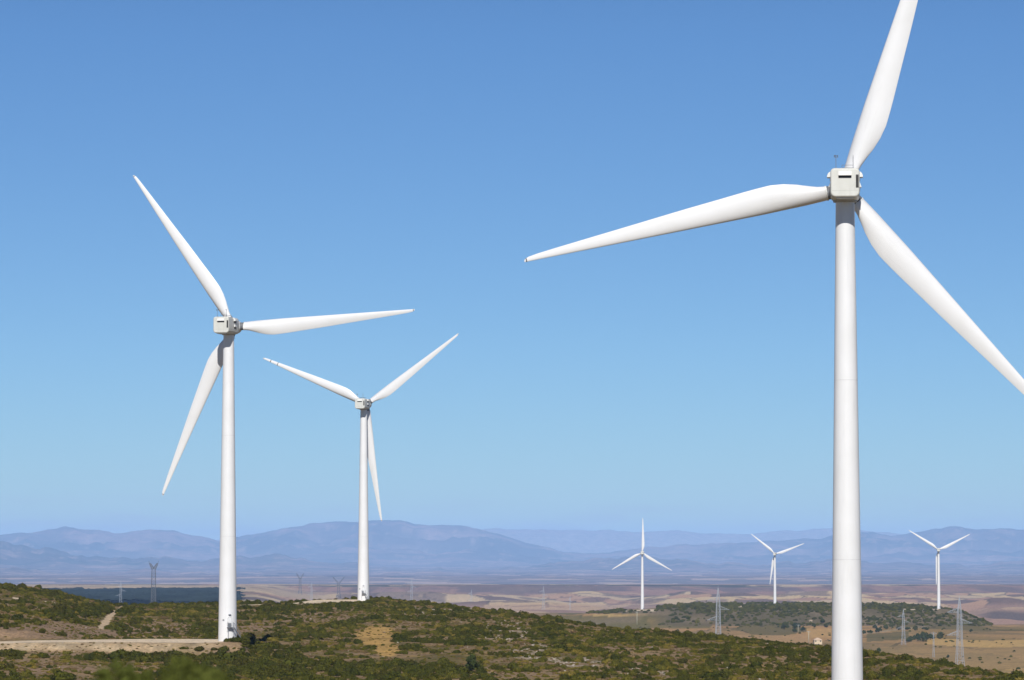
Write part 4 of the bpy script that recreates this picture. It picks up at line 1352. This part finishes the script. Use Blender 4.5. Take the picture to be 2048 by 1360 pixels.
first_tree = [None] * 3
for k, (px, row, w, h, lb) in enumerate([
    (1568, 1259, 17, 13, 'round green tree, leftmost of the clump left of the nearest tower'),
    (1590, 1257, 20, 12, 'broad green tree in the middle of the clump left of the nearest tower'),
    (1588, 1265, 11, 9, 'small dark tree in front of the broad one left of the nearest tower'),
    (1605, 1262, 13, 9, 'low pale green tree right of the thin grey pole'),
    (1626, 1255, 10, 9, 'small round tree under the tiny white hut'),
    (1644, 1246, 8, 10, 'narrow dark tree at the plateau foot beside the tiny white hut'),
    (1650, 1255, 13, 8, 'low olive tree between the tiny white hut and the nearest tower'),
    (1726, 1268, 9, 8, 'dark tree touching the right edge of the nearest tower'),
    (1738, 1267, 14, 8, 'low green tree next to the pale wall right of the nearest tower'),
    (1748, 1258, 11, 9, 'round dark tree above the pale wall, left of the tallest of the row'),
    (1756, 1265, 15, 10, 'bushy green tree above the start of the pale wall'),
    (1770, 1260, 10, 12, 'tall narrow green tree in the row above the pale wall'),
    (1781, 1258, 9, 16, 'tallest tree of the row above the pale wall'),
    (1795, 1260, 12, 8, 'low tree left of the lattice pylon on the plateau side'),
    (1813, 1260, 13, 7, 'low dark tree right behind the middle lattice pylon'),
    (1829, 1261, 13, 10, 'round dark tree alone behind the hedge trees'),
    (1848, 1260, 15, 6, 'flat dark shrub-like tree behind the hedge trees'),
    (1817, 1284, 16, 11, 'dark tree at the left end of the hedge trees'),
    (1832, 1283, 18, 16, 'rounded tree second from the left end of the hedge'),
    (1845, 1283, 22, 20, 'tallest and fullest hedge tree in the middle of the valley hedge'),
    (1859, 1280, 18, 14, 'hedge tree behind the slender T-shaped pylon'),
    (1879, 1278, 21, 14, 'round tree at the right end of the hedge, a gap from the others'),
    (1940, 1264, 8, 6, 'lone dark bush-like tree right of the tallest lattice pylon'),
    (1755.5, 1305, 9, 11, 'lone dark small tree just above the hill crest right of the nearest tower'),
    (1894, 1316, 8, 7, 'lone dark small tree left of the foot of the tallest lattice pylon'),
]):
    tree(k % 3, px, row, w, h, 2300, 4450, lb)

# the holm oak at the bottom edge
Yo = 775.0
o = link('tree', None); link('trunk', TREES[0][0], o); link('crown', build_tree(440, 8.0, 8.0)[1], o)
Xo = (945 - CX) / FPX * Yo; o.location = (Xo, Yo, float(height(Xo, Yo)) - 0.1); o.scale = (0.43, 0.43, 0.50)
tag(o, 'small dark bushy oak near the bottom edge, below the stony slope', 'tree')

# ------------------------------------------------------------------ blurred bushes close to the camera
M_NEAR = foliage('juniper_leaf', [(0.086, 0.104, 0.026), (0.106, 0.120, 0.032)], 0.5)


def near_bush(px, row_top, Y, wpx, seed, label):
    r = random.Random(seed)
    X = (px - CX) / FPX * Y; z = float(height(X, Y)); H = at(px, row_top, Y).z - z; W = wpx / FPX * Y
    p = link('bush', None); p.location = (X, Y, z - 0.05)
    tag(p, label, 'bush', 'bushes close to the camera')
    sb = MB(); cb = MB()
    tips = []
    for k in range(70):
        a = r.uniform(0, 6.283); d = W * 0.5 * math.sqrt(r.random())
        hh = H - W * 0.42 * (d / (W * 0.5)) ** 2 - W * 0.36 * r.random() ** 1.3
        tip = Vector((d * math.cos(a), d * math.sin(a), hh)); tips.append(tip)
        mid_ = Vector((tip.x * 0.7, tip.y * 0.7, hh - W * 0.9))
        sb.bar((tip.x * 0.1, tip.y * 0.1, 0), mid_, 0.016, n=5, r2=0.010); sb.bar(mid_, tip, 0.010, n=5, r2=0.003)
        pts, nr = [], []
        for j in range(420):
            q = r.random() ** 0.6
            c = mid_.lerp(tip, 0.25 + 0.78 * q); s = 0.040 * (1.2 - q)
            v = Vector((r.gauss(0, 1), r.gauss(0, 1), r.gauss(0, 0.8)))
            pts.append(c + v * s); nr.append(v + Vector((0, 0, 0.5)))
        leaf_quads(cb, pts, nr, 0.0135, r)
    link('stems', sb.mesh('stems', [M_BARK]), p); link('foliage', cb.mesh('foliage', [M_NEAR]), p)


near_bush(252, 1298, 17.5, 165, 501, 'out of focus green bush at bottom left, the leftmost of three')
near_bush(374, 1286, 19.0, 120, 502, 'out of focus green bush at bottom left, the tallest of three')
near_bush(424, 1318, 18.2, 60, 503, 'out of focus narrow green bush at bottom left, the rightmost of three')

# ------------------------------------------------------------------ haze: one box of even air
m = bpy.data.materials.new('haze_air'); m.use_nodes = True; nt = m.node_tree
nt.nodes.remove(nt.nodes['Principled BSDF'])
pv = nd(nt, 'ShaderNodeVolumePrincipled')
pv.inputs['Color'].default_value = (0.37, 0.585, 0.97, 1)
pv.inputs['Density'].default_value = 1.9e-5
pv.inputs['Density Attribute'].default_value = ''
pv.inputs['Anisotropy'].default_value = -0.42
nt.links.new(pv.outputs[0], nt.nodes['Material Output'].inputs['Volume'])
mb = MB(); zlo = float(min(ZT.min(), MZ.min())) - 3.0
mb.box(-60000, 60000, -3000, 106000, zlo, float(MZ.max()) + 30)
hz_o = link('haze', mb.mesh('haze', [m])); tag(hz_o, 'thin blue haze filling the air between the hill and the mountains', 'haze', kind='stuff')

# ------------------------------------------------------------------ sun, sky, camera
SUN_EL, SUN_AZ = 35.0, 1.5            # azimuth: degrees to the left of straight behind the camera
sd = Vector((-math.sin(R(SUN_AZ)) * math.cos(R(SUN_EL)), -math.cos(R(SUN_AZ)) * math.cos(R(SUN_EL)), math.sin(R(SUN_EL))))
ld = bpy.data.lights.new('sun', 'SUN'); ld.energy = 4.3; ld.angle = R(0.53); ld.color = (1.0, 0.965, 0.915)
lo = bpy.data.objects.new('sun', ld); COL.objects.link(lo); lo.rotation_euler = sd.to_track_quat('Z', 'Y').to_euler(); lo.location = (0, -50, 100)

w = bpy.data.worlds.new('World'); SC.world = w; w.use_nodes = True; nt = w.node_tree
bg = nt.nodes['Background']
sky = nd(nt, 'ShaderNodeTexSky', sky_type='NISHITA'); sky.sun_disc = False
sky.sun_elevation = R(SUN_EL); sky.sun_rotation = R(180 - SUN_AZ)
sky.altitude = 900; sky.air_density = 1.0; sky.dust_density = 0.5; sky.ozone_density = 3.0
tc = nd(nt, 'ShaderNodeTexCoord'); mp = nd(nt, 'ShaderNodeMapping', vector_type='POINT')
mp.inputs['Scale'].default_value = (1, 1, 2.0); mp.inputs['Location'].default_value = (0, 0, 0.02)
nt.links.new(tc.outputs['Generated'], mp.inputs['Vector']); nt.links.new(mp.outputs[0], sky.inputs[0])
skyc = mix_rgb(nt, 1.0, sky.outputs[0], (0.72, 0.985, 1.19), 'MULTIPLY')
# thin, scattered cloud wisps low over the mountains
mc = nd(nt, 'ShaderNodeMapping', vector_type='POINT'); mc.inputs['Scale'].default_value = (26, 26, 230)
nt.links.new(tc.outputs['Generated'], mc.inputs['Vector'])
wisp = ramp(nt, noise(nt, 1.0, 5, mc.outputs[0], 0.6), [(0.52, (0, 0, 0)), (0.74, (0.9, 0.9, 0.9))])
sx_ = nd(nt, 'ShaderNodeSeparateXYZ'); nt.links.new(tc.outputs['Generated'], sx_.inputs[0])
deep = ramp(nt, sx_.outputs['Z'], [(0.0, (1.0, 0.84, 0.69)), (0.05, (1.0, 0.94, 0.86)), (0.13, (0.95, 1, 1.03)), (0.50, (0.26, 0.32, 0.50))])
skyc = mix_rgb(nt, 1.0, skyc, deep, 'MULTIPLY')       # unseen sky overhead dimmed to weaken the fill in the shadows
low = ramp(nt, sx_.outputs['Z'], [(0.004, (1, 1, 1)), (0.016, (0, 0, 0))])
wm = nd(nt, 'ShaderNodeMath', operation='MULTIPLY'); nt.links.new(wisp, wm.inputs[0]); nt.links.new(low, wm.inputs[1])
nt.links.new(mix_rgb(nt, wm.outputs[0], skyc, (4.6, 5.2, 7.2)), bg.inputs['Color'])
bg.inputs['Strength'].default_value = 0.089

cd = bpy.data.cameras.new('camera'); cam = bpy.data.objects.new('camera', cd); COL.objects.link(cam)
cd.sensor_width = 36.0; cd.lens = 36.0 * FPX / 2048.0; cd.clip_start = 0.5; cd.clip_end = 150000
cam.location = (0, 0, 0); cam.rotation_euler = (R(90) + PITCH, 0, 0)
cd.dof.use_dof = True; cd.dof.focus_distance = 1000.0; cd.dof.aperture_fstop = 4.5
SC.camera = cam

SC.view_settings.view_transform = 'Standard'; SC.view_settings.look = 'None'
SC.view_settings.exposure = 0.0; SC.view_settings.gamma = 1.0; SC.view_settings.use_curve_mapping = False
SC.render.engine = 'CYCLES'
SC.cycles.use_denoising = True
SC.cycles.max_bounces = 6; SC.cycles.volume_bounces = 0
